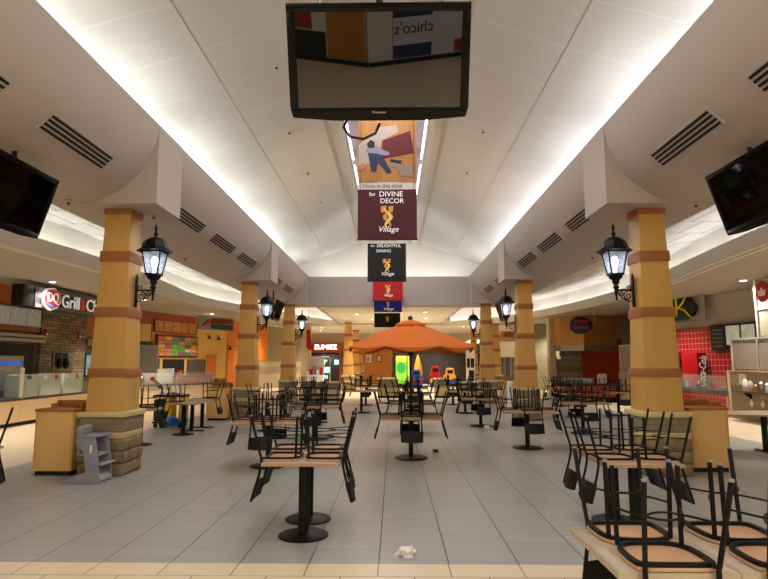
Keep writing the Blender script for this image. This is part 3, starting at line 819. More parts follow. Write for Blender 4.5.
# ------------------------------------------------------------------ hanging banners
GOLD = mat('gold_print', '#d99a2e', .5)
def emblem(t, z, s, y):
    """two crossing gold ribbons with square shoulders."""
    for k in (0, 1):
        L_, R_ = [], []
        for i in range(19):
            u = i/18
            x = (math.cos(u*2.2*math.pi+k*math.pi)*.075*(1-.35*u)+.015)*s; w = (.012+.034*math.sin(math.pi*min(1, u*1.05)))*s
            zz = z+(.2-.42*u)*s
            L_.append((x-w, zz)); R_.append((x+w, zz))
        m = MB()
        for i in range(18): m.prism([L_[i+1], R_[i+1], R_[i], L_[i]], y-.004-k*.002, y, 'y')
        m.build('ribbon_emblem', GOLD if k == 0 else mat('pale_gold_print', '#efd27e', .5), t, smooth=0)
    for a in (-1, 1):
        MB().prism([((.02 if a > 0 else -.13)*s, z+.1*s), ((.12 if a > 0 else -.03)*s, z+.12*s), ((.13 if a > 0 else -.02)*s, z+.26*s), ((.03 if a > 0 else -.14)*s, z+.24*s)], y-.003, y+.001, 'y').build('ribbon_tail', GOLD, t, smooth=0)
def banner(label, x, y, zb, w, h, cloth, hang, lines, word=True, es=1, em=.38):
    t = thing('hanging_banner', label, 'banner', (x, y, zb))
    MB().sheet(16, 12, lambda u, v: (-w/2+w*u, .012*math.sin(u*9)*math.sin(v*4), h*v), .006, (0, 1, 0)).build('cloth', cloth, t, smooth=60)
    MB().tube([(-w/2-.02, .003, .0), (w/2+.02, .003, .0)], .014, 8).build('hem_rod', BLACKM, t)
    for s in (-1, 1): MB().tube([(s*w*.45, .003, h), (s*w*.45, .003, hang-zb)], .006, 6).build('cord', BLACKM, t)
    yy = -.02
    for body, zz, ww, xx in lines: text('lettering', body, TXTW, t, (xx, yy, zz), width=ww, ext=.001)
    if word:
        emblem(t, em+.1, es, yy)
        text('lettering', 'Village', TXTW, t, (.02, yy, em-.16*es), width=.42*es, ext=.001, shear=.25)
    return t
B1 = banner('large maroon and photo banner reading DIVINE DECOR', -.12, 12.1, 4.31, 1.27, 1.1, mat('maroon_cloth', '#4a1420', .7, noise=.06), 7.5,
            [('for', .99, .14, -.32), ('DIVINE', .99, .5, .08), ('DECOR', .84, .5, .1)], True, 1, .38)
MB().sheet(16, 4, lambda u, v: (-.635+1.27*u, .012*math.sin(u*9)*math.sin(v), 1.1+.16*v), .006, (0, 1, 0)).build('heading_strip', mat('heading_grey', '#c9c2bc', .7), B1, smooth=60)
text('lettering', 'Now is the time', mat('grey_print', '#57504c', .6), B1, (-.1, -.02, 1.18), width=.85, ext=.001)
# the photographic part of the banner: two people kneeling on a plank floor with a maroon rug, seen from above
MB().box(-.635, 0, 1.26, .635, .008, 2.95).build('picture_cloth', brick('picture_planks', '#a9753e', '#9c6a36', '#8c5c2e', .9, .12, .004, 'zx', .5, .7, bump=0), B1, smooth=0)
def flat_poly(name, pts, m, parent, y=-.004, th=.003): return MB().prism(pts, y-th, y, 'y').build(name, m, parent, smooth=0)
flat_poly('printed_rug', [(-.12, 1.78), (.58, 1.92), (.5, 2.42), (-.1, 2.2)], mat('rug_print', '#5e2028', .8, noise=.25, nscale=25), B1)
flat_poly('printed_sofa', [(-.62, 1.6), (-.2, 1.75), (-.12, 2.2), (.25, 2.4), (.2, 2.55), (-.2, 2.5), (-.62, 2.1)], mat('sofa_print', '#a89c90', .8, noise=.08), B1, -.001, .002)
flat_poly('printed_shirt', [(-.5, 1.98), (-.3, 2.12), (-.12, 2.0), (.05, 1.93), (.04, 1.86), (-.16, 1.88), (-.36, 1.88)], mat('lilac_print', '#8e829c', .8), B1, -.007)
flat_poly('printed_hair', [(-.45, 2.12), (-.36, 2.22), (-.27, 2.16), (-.28, 2.04), (-.4, 2.03)], mat('dark_hair_print', '#2e2420', .8), B1, -.01)
flat_poly('printed_jeans', [(-.42, 1.92), (-.2, 1.9), (-.1, 1.85), (.1, 1.48), (.0, 1.46), (-.2, 1.72), (-.24, 1.5), (-.34, 1.5)], mat('denim_print', '#2c3550', .8), B1, -.009)
flat_poly('printed_person_lying', [(.05, 1.72), (.3, 1.78), (.35, 1.66), (.55, 1.6), (.58, 1.38), (.3, 1.4), (.2, 1.6), (.06, 1.6)], mat('taupe_print', '#8d7a6e', .8), B1, -.007)
flat_poly('printed_dark_trousers', [(.05, 1.78), (.32, 1.74), (.3, 1.66), (.06, 1.72)], mat('dark_trouser_print', '#23242c', .8), B1, -.01)
flat_poly('printed_cushion', [(-.62, 1.62), (-.5, 1.7), (-.48, 1.58), (-.58, 1.52)], mat('coral_print', '#c06a50', .8), B1, -.007)
B2 = banner('black banner reading DELIGHTFUL DINING behind the maroon one', -.2, 18.5, 4.3, 1.25, 1.25, mat('black_cloth', '#15120f', .7, noise=.06), 7.4,
            [('for', 1.17, .13, -.45), ('DELIGHTFUL', 1.17, .78, .07), ('DINING', 1.0, .46, -.1)], True, .95, .4)
MB().sheet(16, 4, lambda u, v: (-.625+1.25*u, .012*math.sin(u*9)*math.sin(v), 1.25+.35*v), .006, (0, 1, 0)).build('heading_strip', mat('heading_grey'), B2, smooth=60)
text('lettering', 'Now is the time', mat('grey_print'), B2, (-.1, -.02, 1.36), width=.85, ext=.001)
banner('red banner with gold ribbon emblem, between the black and blue ones', -.22, 24.2, 4.28, 1.27, 1.2, mat('red_cloth', '#b5141e', .7, noise=.05), 7.2, [], True, .85, .36)
banner('blue banner with gold ribbon emblem, hanging lower than the red one', -.22, 24.95, 3.88, 1.2, 1.2, mat('blue_cloth', '#16268c', .7, noise=.05), 7.2, [], False)
bb = [o for o in COL.objects if o.get('label', '').startswith('blue banner')][0]
emblem(bb, .3, .5, -.02); text('lettering', 'Village', TXTW, bb, (.02, -.02, .12), width=.42, ext=.001, shear=.25)
banner('lowest dark banner, directly above the orange umbrella in view', -.28, 28, 3.4, 1.26, .68, mat('dark_green_cloth', '#121715', .7), 4.2, [], False)
db = [o for o in COL.objects if o.get('label', '').startswith('lowest dark')][0]
emblem(db, .36, .6, -.02)

# ------------------------------------------------------------------ slot vents and small ceiling fittings
VENTD = mat('vent_slot_dark', '#060606', .8)
def vent(label, s, xin, y0, y1):
    a, bb = 1.3, ZL-ZB; u = .7
    xc = xin + s*a
    x = xc - s*a*u; z = ZL - bb*math.sqrt(1-u*u)
    sl = math.atan2(bb/a*u/math.sqrt(1-u*u), 1)          # slope of the curve there
    t = thing('slot_vent', label, 'vent', (x, (y0+y1)/2, z))
    X = Matrix.Rotation(-s*sl if True else 0, 4, 'Y')
    # local x runs up the curve towards the hall, z is the surface normal
    if s < 0: X = Matrix.Rotation(-sl, 4, 'Y')
    else: X = Matrix.Rotation(sl, 4, 'Y')
    h = (y1-y0)/2; W = .135
    m = MB(X)
    n = 3; pitch = 2*W/(n*1.0)
    m.box(-W, -h, -.025, W, h, .04); m.build('backing', PAINT, t, smooth=0)
    for k in range(4):
        c = -W + .042 + k*.062
        MB(X).box(c-.017, -h+.02, -.032, c+.017, h-.02, -.02).build('slot', VENTD, t, smooth=0)
    return t
nm = ['first', 'second', 'third', 'fourth', 'fifth', 'sixth', 'seventh']
for k, (ya, yb) in enumerate(((4.0, 5.7), (6.45, 7.95), (10.4, 12.1), (12.8, 14.5), (15.1, 16.8), (19.2, 20.7), (21.6, 23.2))):
    vent('dark slot vent in the grill-side soffit, %s from the camera' % nm[k], -1, XL, ya, yb)
    vent('dark slot vent in the red-counter-side soffit, %s from the camera' % nm[k], 1, XR, ya, yb)
def sprinkler(label, loc):
    t = thing('ceiling_sensor', label, 'sensor', loc)
    MB().lathe([(.035, 0), (.05, -.01), (.05, -.02), (.02, -.035)], 12).build('cap', mat('sensor_white', '#bdb6aa', .5), t)
    MB().lathe([(.012, -.035), (.03, -.06), (.008, -.075)], 10).build('nozzle', mat('sensor_dark', '#2a2622', .5), t)
sprinkler('small dark sprinkler on the soffit beside the grill-side hanging television', (-5.0, 8.6, ZB))
sprinkler('small dark sprinkler under the grill-side column capital', (-4.05, 9.5, ZB-.006))
sprinkler('small dark sprinkler on the soffit past the first grill-side lantern', (-4.95, 13.5, ZB))
sprinkler('small dark sprinkler on the soffit before the second red-side lantern column', (4.7, 13.5, ZB))
sprinkler('small dark sprinkler on the soffit beside the red-side hanging television', (4.75, 8.9, ZB))
for k, (x, y, z) in enumerate(((-2.05, 9.6, 6.9), (-2.3, 12.3, 6.8), (-2.3, 15.1, 6.8), (-2.3, 17.9, 6.8), (2.0, 12.3, 6.8), (2.0, 15.1, 6.8))):
    sprinkler('small dark sprinkler high in the vault, %s from the camera on the %s slope' % (['first', 'second', 'third', 'fourth', 'first', 'second'][k], 'grill-side' if x < 0 else 'counter-side'), (x, y, z+.02))
DLIT = mat('downlight_lens', '#ffffff', .4, emit='#fff1da', estr=14)
def downlight(label, x, y, z, e=35, r=.09):
    t = thing('downlight', label, 'downlight', (x, y, z))
    m = MB(); v = []; f = []; n = 24
    for k in range(n):
        a = 2*math.pi*k/n
        for (rr, zz) in ((r, -.001), (r*1.35, -.001), (r*1.35, -.014), (r, -.014)): v.append((rr*math.cos(a), rr*math.sin(a), zz))
    for k in range(n):
        for q in range(4): f.append((k*4+q, k*4+(q+1) % 4, ((k+1) % n)*4+(q+1) % 4, ((k+1) % n)*4+q))
    m.add(v, f).build('trim_ring', WHITE, t)
    MB().lathe([(r*.98, -.008), (r*.98, -.003)], 20).build('lens', DLIT, t)
    if e:
        l = bpy.data.lights.new('downlight_lamp', 'SPOT'); l.energy = e; l.spot_size = R(120); l.spot_blend = .8; l.shadow_soft_size = .09; l.color = (1, .92, .8)
        o = bpy.data.objects.new('downlight_lamp', l); COL.objects.link(o); o.location = (x, y, z-.03)
k = 0
DL = [(-1.9, 30, ZB), (1.6, 29, ZB), (1.9, 33, ZB), (-1.2, 33.5, ZB), (.5, 36, ZB), (-5.5, 44, ZO), (3.2, 44, ZO), (-1, 48, ZO), (8.5, 40, ZO), (8.9, 31, ZO),
      (9.6, 22, ZO), (10.3, 17, ZO), (9.3, 13, ZO), (10.3, 8, ZO), (-9.0, 28.5, ZO), (-9.6, 22, ZO), (-10.2, 17, ZO), (-9.4, 12.5, ZO), (-10.6, 8, ZO), (-8.2, 36, ZO), (-5.0, 40.5, ZO), (1.2, 40, ZO), (4.8, 39.5, ZO), (-2.4, 52, ZO), (6.8, 48, ZO), (9.8, 35, ZO)]  # several far-end entries, all the closing ones, are added fill
DN = ['over the aisle beyond the bulkhead, nearest grill side', 'over the aisle beyond the bulkhead, nearest counter side', 'over the aisle beyond the bulkhead, second counter side', 'over the aisle beyond the bulkhead, second grill side',
      'over the aisle beyond the bulkhead, deepest', 'outside the far clothes shop', 'before the kiddie rides', 'before the wood panelled wall', 'outside the far gated shop', 'over the orange counter', 'over the red tiled counter',
      'over the glass partition', 'over the long pale table', 'over the counter nearest the camera', 'over the juice shop counter', 'between the two grill-side shops', 'before the stone cladding', 'before the grill menu boards', 'over the grill counter nearest the camera', 'before the grey wall', 'added as fill past the promotional stand', 'added as fill before the glowing drinks machine', 'added as fill before the red kiddie ride', 'added as fill beyond the distant grill-side columns', 'added as fill beyond the distant counter-side columns', 'added as fill behind the wood hood']
for (x, y, z), d in zip(DL, DN): downlight('small round downlight ' + d, x, y, z, 950 if y > 27 else 880)
for k, (x, y) in enumerate(((6.0, 13.2), (6.3, 16.0), (6.4, 20.5), (6.6, 24))):
    downlight('round downlight in the tiled red-side recess, %s from the camera' % nm[k], x, y, 5.0, 25, .1)

exec_parts = []
# ------------------------------------------------------------------ grill side shops
def panel(parent, name, u0, u1, z0, z1, y0, y1, m, bevel=0): return MB().box(u0, y0, z0, u1, y1, z1).build(name, m, parent, bevel=bevel, smooth=0 if not bevel else 35)
STACK = brick('stacked_ledgestone', '#a38d69', '#6c5e48', '#40382a', .5, .105, .006, 'xz', .43, .85, bump=1, nz_amt=.35, freq=3)
# grill shop back wall, local x = world Y
gw = MB().box(0, 0, 0, 19.5, .15, ZO).build('wall_left', mat('taupe_wall', '#6d6252', .7), loc=(-12, 5, 0), rz=R(90), smooth=0); struct(gw)
# local u = Y-5
panel(gw, 'copper_fascia', 0, 14.3, 3.42, ZO, -.05, 0, COPPER)
panel(gw, 'stone_cladding', 14.35, 17.2, .0, 3.5, -.14, 0, STACK)
panel(gw, 'copper_panel', 17.25, 19.4, 2.72, 3.5, -.06, 0, COPPER)
panel(gw, 'steel_band', 17.25, 19.4, 2.36, 2.62, -.2, 0, STEEL)
panel(gw, 'upper_beige', 14.35, 19.4, 3.5, ZO, -.04, 0, PAINT_LO)
panel(gw, 'copper_panel', 8, 14.3, 2.7, 2.84, -.1, 0, COPPER)
for zz in (2.36, 2.50): panel(gw, 'steel_band', 6, 14.3, zz, zz+.1, -.35, 0, STEEL)
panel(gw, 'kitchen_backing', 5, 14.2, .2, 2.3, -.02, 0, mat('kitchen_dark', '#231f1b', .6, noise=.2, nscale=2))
mb_ = thing('menu_board', 'pale backlit menu panels above the grill counter', 'menu board', (-11.93, 13, 2.9), R(90))
MB().box(0, -.06, -.04, 6.3, 0, .56).build('case', STEEL, mb_, smooth=0)
MENU_E = mat('menu_panel', '#b4b4ac', .5, noise=.25, nscale=9, emit='#b9b6a8', estr=.12)
for k in range(8): MB().box(.03+k*.78, -.075, -.01, .03+k*.78+.74, -.06, .53).build('menu_panel', MENU_E, mb_, smooth=0)
# serving window in the stone
sw = thing('serving_window', 'small service window with two dark openings in the stacked stone wall', 'window', (-12, 20.05, 1.38), R(90))
MB().box(0, -.2, 0, 1.25, -.145, .7).build('frame', mat('window_frame_tan', '#7c6c58', .5), sw, bevel=.01)
for k in range(2): MB().box(.08+k*.42, -.21, .22, .44+k*.42, -.2, .66).build('opening', DARK, sw, smooth=0)
MB().box(.92, -.212, .04, 1.2, -.2, .66).build('side_panel', STEEL, sw, smooth=0)
for k in range(2): MB().lathe([(.04, 0), (.1, .06), (.11, .22), (.07, .3), (.06, .36)], 12, (.27+k*.42, -.26, .1)).build('dark_jug', BLACKP, sw)
for k, (yy) in enumerate((19.55, 21.65)):
    o = thing('red_alarm', 'red fire alarm box on the stone wall, ' + ['nearer the menu boards', 'nearer the copper panel'][k], 'fire alarm', (-11.86, yy, 2.72), R(90))
    MB().box(-.08, -.06, -.14, .08, 0, .12).build('case', RED, o, bevel=.01); MB().box(-.05, -.08, -.08, .05, -.06, -.02).build('strobe', WHITEP, o)
po = thing('poster_case', 'framed blue poster on the wall right beside the stone cladding', 'poster', (-11.95, 22.3, 1.15), R(90))
MB().box(0, -.07, 0, 1.0, 0, .9).build('frame', BLACKP, po, bevel=.01)
MB().box(.06, -.08, .06, .94, -.07, .84).build('sheet', mat('blue_poster', '#8fb0c8', .5, noise=.35, nscale=4), po, smooth=0)
# hanging shop sign
SG = thing('shop_sign', 'long dark hanging sign with red emblem reading Grill & Chill', 'sign', (-10.6, 16.3, 3.34), R(90))
MB().box(0, 0, 0, 6.6, .35, .62).build('cabinet', mat('sign_black', '#161618', .4), SG, bevel=.01)
MB().box(.5, -.03, .09, 6.58, 0, .5).build('face', mat('sign_face', '#2b2a2a', .4), SG, smooth=0)
for zz in (.0, .5): MB().box(.5, -.045, zz, 6.6, 0, zz+.1).build('rail', mat('sign_rail', '#77777a', .35, metal=.6), SG, smooth=0)
for xx in (.4, 2.2, 4.4, 6.2): MB().tube([(xx, .17, .62), (xx, .17, ZO-3.34)], .015, 8).build('hanger_rod', STEEL, SG)
hexp = [(-.5, .02), (-.3, .26), (.1, .33), (.42, .2), (.5, -.02), (.3, -.24), (-.05, -.33), (-.4, -.2)]
eb_ = MB().prism([(1.22+x*.98, .3+z*1.1) for x, z in hexp], -.12, -.03, 'y').build('emblem_border', TXTW, SG, bevel=.01)
MB().prism([(1.22+x*.87, .31+z*.95) for x, z in hexp], -.14, -.12, 'y').build('emblem_red', mat('emblem_red', '#c31822', .4, emit='#c31822', estr=.15), eb_, bevel=.005)
MB().prism([(1.0, .54), (1.28, .62), (1.5, .55), (1.62, .44), (1.42, .53), (1.2, .55)], -.15, -.14, 'y').build('emblem_orange', mat('emblem_orange', '#e8922a', .4), eb_, smooth=0)
MB().prism([(.84, .2), (.95, .1), (1.18, .03), (1.42, .09), (1.16, .09), (.98, .16)], -.15, -.14, 'y').build('emblem_blue', mat('emblem_blue', '#1d58a8', .4), eb_, smooth=0)
text('lettering', 'DQ', TXTW, eb_, (1.22, -.15, .33), width=.56, height=.36, ext=.01)
text('lettering', 'Grill', TXTW, SG, (2.4, -.04, .3), width=1.02, height=.42, ext=.02)
text('lettering', '&', mat('sign_red', '#d23a28', .4, emit='#d23a28', estr=.2), SG, (3.13, -.04, .29), width=.32, height=.38, ext=.02)
text('lettering', 'Chill', TXTW, SG, (3.95, -.04, .3), width=1.15, height=.42, ext=.02)
# grill counter
ct = thing('service_counter', 'long cream panelled counter with dark top along the grill shop', 'counter', (-10.2, 6, 0), R(90))
for k in range(9):
    MB().box(k*1.65+.006, 0, .1, (k+1)*1.65-.006, .7, .68).build('front_panel', CREAM, ct, smooth=0)
MB().box(0, .05, 0, 14.85, .7, .1).build('plinth', DARK, ct, smooth=0)
MB().box(-.02, -.05, .68, 14.9, .75, .74).build('worktop', mat('dark_worktop', '#3c3a36', .25), ct, bevel=.008)
# cold cases / glass guard panels on the counter
FROST = mat('frosted_panel', '#a9b2ac', .25, noise=.03, nscale=2)
for k, (a, b2) in enumerate(((15.95, 16.6), (16.7, 17.75), (17.85, 18.95))):
    o = thing('display_case', 'grey glass-fronted case on the grill counter, ' + ['narrow one at the post', 'middle one', 'nearest the stone window'][k], 'display case', (-10.15, a, .742), R(90), 'cases on the grill counter')
    w = b2-a
    MB().box(0, .03, 0, w, .55, .62).build('body', FROST, o, bevel=.01)
    MB().box(.02, 0, .02, w-.02, .028, .63).build('glass_front', mat('grey_green_glass', '#b5c2ba', .08, spec=.8), o, smooth=0)
    MB().box(.1, -.006, .5, .3, 0, .6).build('sticker', mat('sticker_white' if k else 'sticker_blue', '#d8dde0' if k else '#2b4f9a', .5), o, smooth=0)
    if k: MB().box(.7, -.006, .46, .82, 0, .6).build('sticker', RED, o, smooth=0)
o = thing('counter_post', 'pale upright post on the grill counter beside the glass cases', 'post', (-10.1, 15.75, .742))
MB().box(-.04, -.04, 0, .04, .04, .82).build('shaft', mat('pale_post', '#d8cdb6', .5), o, bevel=.01); MB().box(-.07, -.07, 0, .07, .07, .02).build('foot', STEEL, o)
eq = thing('kitchen_machine', 'steel kitchen machine with blue strip behind the grill counter', 'appliance', (-11.2, 15.6, 0), R(90))
MB().box(0, 0, 0, 1.9, .7, 1.9).build('body', STEEL, eq, bevel=.02); MB().box(.1, -.01, 1.62, 1.8, 0, 1.74).build('strip', BLUEP, eq); MB().box(.15, -.012, .9, 1.1, 0, 1.5).build('door', mat('machine_door', '#55585a', .3), eq)

# juice/orange shop (wall turned towards the hall)
A2 = math.atan2(8.5, 2.5)
ow = MB().box(0, 0, 0, 9.6, .15, ZO).build('wall_left', YELLOW_W, loc=(-12, 26, 0), rz=A2, smooth=0); struct(ow)
wl_ = MB().box(-.2, 0, 0, 1.6, .15, ZO).build('wall_left', YELLOW_W, loc=(-12, 24.4, 0), rz=R(90), smooth=0); struct(wl_); panel(wl_, 'red_band', -.2, 1.6, 3.5, ZO, -.06, 0, mat('brick_red_band', '#9c4220', .6))
panel(ow, 'red_band', 0, 5.0, 3.5, ZO, -.06, 0, mat('brick_red_band', '#9c4220', .6))
panel(ow, 'orange_strip', 1.55, 5.05, 1.85, 3.5, -.04, 0, ORANGE_W)
panel(ow, 'orange_panel', 8.1, 9.6, .2, ZO, -.05, 0, ORANGE_W)
panel(ow, 'yellow_header', 5.0, 8.1, 3.5, ZO, -.03, 0, YELLOW_W)
panel(ow, 'counter_splash', 1.7, 6, .6, 1.05, -.08, 0, mat('red_oak_dark', '#8c3e18', .5))
panel(ow, 'hatch_frame', 1.55, 6.1, 1.02, 1.92, -.06, 0, YELLOW_W)
for k, (a, b2) in enumerate(((1.7, 2.2), (2.4, 4.1), (4.3, 6.0))): panel(ow, 'hatch_opening', a, b2, 1.07, 1.86, -.07, -.06, DARK if k == 1 else mat('hatch_grey', '#55524c', .5))
panel(ow, 'orange_door', 6.15, 7.0, .1, 2.1, -.06, 0, ORANGE_W)
mm = thing('menu_board', 'colourful menu grid in a dark red frame on the yellow shop wall', 'menu board', (-12, 26, 0), A2)
MB().box(1.8, -.14, 1.95, 5.1, -.061, 3.06).build('frame', mat('dark_red_frame', '#5a1e18', .4), mm, bevel=.015)
cols_ = ['#c8641e', '#6e9c2c', '#7a4a78', '#d8a83c', '#4a7c46', '#b4502c', '#8c5a9c', '#d88a3a', '#3f8c5a', '#c07a58', '#e0b860', '#90482c']
for i in range(6):
    for j in range(5):
        c = cols_[rnd.randrange(len(cols_))]
        if i == 2 and j < 3: c = '#5f9a30'
        if i == 0 and j < 2: c = '#d87e20'
        MB().box(1.9+i*.52, -.15, 2.03+j*.19, 1.9+i*.52+.5, -.141, 2.03+j*.19+.17).build('menu_panel', mat('menu_'+c, c, .5, noise=.55, nscale=16), mm, smooth=0)
mm = thing('menu_board', 'row of five brown picture panels above the colourful menu grid', 'menu board', (-12, 26, 0), A2)
MB().box(1.6, -.13, 3.16, 5.0, -.065, 3.76).build('frame', mat('brown_frame', '#6e2f1a', .4), mm, smooth=0)
for i in range(5): MB().box(1.66+i*.66, -.14, 3.2, 1.66+i*.66+.6, -.131, 3.72).build('picture_panel', mat('food_print', '#b47a3a', .5, noise=.5, nscale=7), mm, smooth=0)
pd = [(5.95, 2.98), (6.85, 2.96), (8.05, 2.42), (8.98, 2.42)]
for k, (u, z) in enumerate(pd):
    o = thing('wall_spot', 'small dark shaded lamp on the yellow wall, ' + ['upper, nearer the menu', 'upper, nearer the orange strip', 'lower, nearer the menu', 'lower, on the orange strip'][k], 'lamp', (-12+math.cos(A2)*u+math.sin(A2)*.05, 26+math.sin(A2)*u-math.cos(A2)*.05, z), A2)
    MB().tube([(0, 0, .2), (0, -.12, .26), (0, -.2, .2)], .015, 8).build('arm', BLACKM, o); MB().lathe([(.04, .2), (.06, .14), (.14, 0), (.13, 0), (.05, .13)], 14, (0, -.2, 0)).build('shade', mat('teal_shade', '#2e4444', .5), o)
# low cupboard with glazed panel between the shops
o = thing('glass_partition', 'grey glazed partition on a low wall before the yellow shop wall', 'partition', (-10.6, 25.2, 0), R(20))
MB().box(-.9, 0, 0, .35, .14, 1.35).build('low_wall', mat('tan_tile', '#a08a64', .6, noise=.05), o, bevel=.01)
MB().box(-.85, .04, 1.35, .28, .08, 2.4).build('pane', mat('frosted_grey_glass', '#a9a8a2', .3, alpha=.85), o, smooth=0)
for a in (-.9, .29): MB().box(a, .03, 1.35, a+.05, .09, 2.44).build('post', STEEL, o)
MB().box(-.9, .03, 2.4, .34, .09, 2.45).build('rail', STEEL, o)
MB().box(-.65, -.02, 2.45, .1, .1, 2.62).build('green_planter', mat('green_sign', '#3c5a26', .6), o)
# counter of the juice shop
cj = thing('service_counter', 'cream fronted juice counter with a brown end beside the second maple column', 'counter', (-10.4, 22.3, 0), math.atan2(3.9, 3.2))
MB().box(0, 0, .08, 4.6, .8, .76).build('front_panel', CREAM, cj, smooth=0); MB().box(0, .05, 0, 4.6, .8, .08).build('plinth', DARK, cj, smooth=0)
MB().box(-.03, -.05, .76, 4.65, .85, .82).build('worktop', mat('steel_worktop', '#6f6a60', .3), cj, bevel=.008)
MB().box(4.25, -.05, .82, 4.65, .6, 1.0).build('brown_end', OAKTOP, cj, bevel=.01)
o = thing('sneeze_guard', 'clear curved glass food guard on the juice counter', 'food guard', (-10.4, 22.3, .821), math.atan2(3.9, 3.2))
MB().sheet(8, 8, lambda u, v: (.9+3.2*u, .02+.35*v*v, .012+.45*math.sin(v*math.pi/2)), .012, (0, 1, 0)).build('curved_glass', GLASS, o)
for x in (.88, 2.5, 4.1): MB().tube([(x, .1, .004), (x, .12, .2), (x, .33, .44)], .014, 8).build('bracket', STEEL, o)
for k, (x, c, h, lb) in enumerate(((.9, WHITEP, .34, 'white bucket'), (1.35, RED, .24, 'red tub'))):
    pass
for k, (u, mt, h, lb) in enumerate(((2.75, WHITEP, .34, 'white bucket standing in the dark hatch of the juice shop'), (3.35, RED, .26, 'red tub standing in the dark hatch of the juice shop'))):
    o = thing('bucket', lb, 'bucket', (-12+math.cos(A2)*u+math.sin(A2)*.28, 26+math.sin(A2)*u-math.cos(A2)*.28, 1.052))
    MB().lathe([(.13, 0), (.17, h)], 18).build('body', mt, o); MB().lathe([(.178, h-.02), (.178, h+.01)], 18).build('rim', mt, o)
hs_ = thing('hatch_shelf', 'brown serving shelf under the hatches of the juice shop', 'shelf', (-12, 26, 0), A2)
MB().box(1.6, -.5, 1.01, 6.05, -.081, 1.05).build('board', mat('red_oak_dark'), hs_, smooth=0); MB().box(1.7, -.45, 0, 6.0, -.09, 1.01).build('front', mat('red_oak_dark'), hs_, smooth=0)
o = thing('menu_stand', 'pale cardboard sheet standing on the juice counter', 'board', (-10.4+.634*2.1-.773*.62, 22.3+.773*2.1+.634*.62, .822), math.atan2(3.9, 3.2))
MB().box(-.35, 0, 0, .35, .02, .62).build('sheet', mat('card_pale', '#e6dcc6', .6), o); MB().prism([(.02, 0), (.2, 0), (.02, .4)], -.03, .03, 'x').build('prop', mat('card_pale'), o)
# second hanging sign, dark letters on a red leaf shape: only blurred marks can be made out
s2 = thing('shop_sign', 'red and dark green hanging shop sign in a steel frame by the second column', 'sign', (-9.2, 27.2, 3.28), math.atan2(5, 1.8))
MB().box(0, 0, 0, 2.75, .04, .62).build('backing', mat('sign_clear', '#9b958a', .3), s2)
m = MB()
for a, b2, c, d in ((0, .6, 2.75, .66), (0, -.03, 2.75, .0), (-.03, -.03, 0, .66), (2.75, -.03, 2.78, .66)): m.box(a, -.02, b2, c, .06, d)
m.build('frame', STEEL, s2, smooth=0)
MB().prism([(.9, .32), (1.05, .56), (2.6, .58), (2.66, .36)], -.05, 0, 'y').build('red_band', mat('sign_dark_red', '#7c1a20', .5), s2, smooth=0)
MB().prism([(.95, .06), (.9, .28), (2.66, .3), (2.62, .04)], -.05, 0, 'y').build('green_band', mat('sign_dark_green', '#1f3a2c', .5), s2, smooth=0)
MB().prism([(.25, .14), (.75, .3), (1.0, .56), (.6, .46)], -.07, 0, 'y').build('leaf', RED, s2, smooth=0)
for xx in (.3, 2.4): MB().tube([(xx, .02, .66), (xx, .02, ZO-3.28)], .012, 6).build('hanger_rod', STEEL, s2)
# grey wall with tile wainscot
A3 = math.atan2(9.5, 3.0)
TAN_T = brick('tan_wall_tile', '#9a8a6a', '#a39372', '#847657', .6, .3, .006, 'xz', .5, .5, bump=.2)
w3 = MB().box(0, 0, 0, 9.96, .15, ZO).build('wall_left', OLIVE, loc=(-9.5, 34.5, 0), rz=A3, smooth=0); struct(w3)
panel(w3, 'tile_wainscot', 0, 9.96, .0, 1.75, -.04, 0, mat('pale_wall_tile', '#b8a888', .5, noise=.04))
panel(w3, 'tile_band', 0, 9.96, .95, 1.4, -.05, -.04, TAN_T)
panel(w3, 'orange_strip', 2.0, 3.9, 1.8, ZO, -.05, 0, ORANGE_W)
# janitor cart
jc = thing('cleaning_cart', 'yellow and black cleaning cart with bags and a rainbow duster behind small tables', 'cleaning cart', (-5.95, 15.6, 0))
MB().box(-.38, -.25, .12, .42, .25, .17).build('deck', BLACKP, jc, bevel=.01)
MB().box(-.06, -.22, .17, .1, .22, .8).box(.3, -.22, .17, .42, .22, .8).build('yellow_panel', YELP, jc, bevel=.01)
MB().box(-.38, -.24, .8, .44, .24, .86).build('top_tray', BLACKP, jc, bevel=.01)
MB().box(-.38, -.2, .17, -.08, .2, .75).build('black_bag', mat('bin_liner', '#15161a', .3), jc, bevel=.05)
MB().lathe([(.05, 0), (.22, .03), (.24, .12), (.16, .22), (.04, .26)], 14, (.16, -.34, .06)).build('blue_bag', mat('blue_bag', '#1c62c4', .35, bump=.8, bscale=9), jc)
for k, x in enumerate((-.2, .0, .15, .28)): MB().lathe([(.04, .86), (.045, 1.0), (.02, 1.06), (.015, 1.1)], 12, (x, .05*(k % 2), 0)).build('spray_bottle', WHITEP, jc)
for sx in (-.3, .34):
    for sy in (-.18, .18): MB().lathe([(.06, -.02), (.065, 0), (.06, .02)], 14, (0, 0, 0)).build('wheel', BLACKP, jc, loc=(sx, sy, .065)).rotation_euler = (R(90), 0, 0)
MB().tube([(-.3, .1, .8), (-.42, .1, 1.1), (-.5, .1, 1.25)], .012, 8).build('duster_stick', WHITEP, jc)
for k, c in enumerate(('#c8303c', '#d89a2a', '#5aa848', '#3468b8')):
    MB().lathe([(.02, 0), (.06, .02), (.065, .06), (.03, .1)], 12, (-.55+k*.07, .1, 1.22-k*.07)).build('duster_tuft', mat('duster_'+c, c, .9), jc)
MB().tube([(.36, -.2, .86), (.37, -.22, 1.5)], .012, 8).tube([(.05, .2, .5), (.02, .22, 1.45)], .012, 8).build('broom_handle', mat('broom_wood', '#b89468', .5), jc)

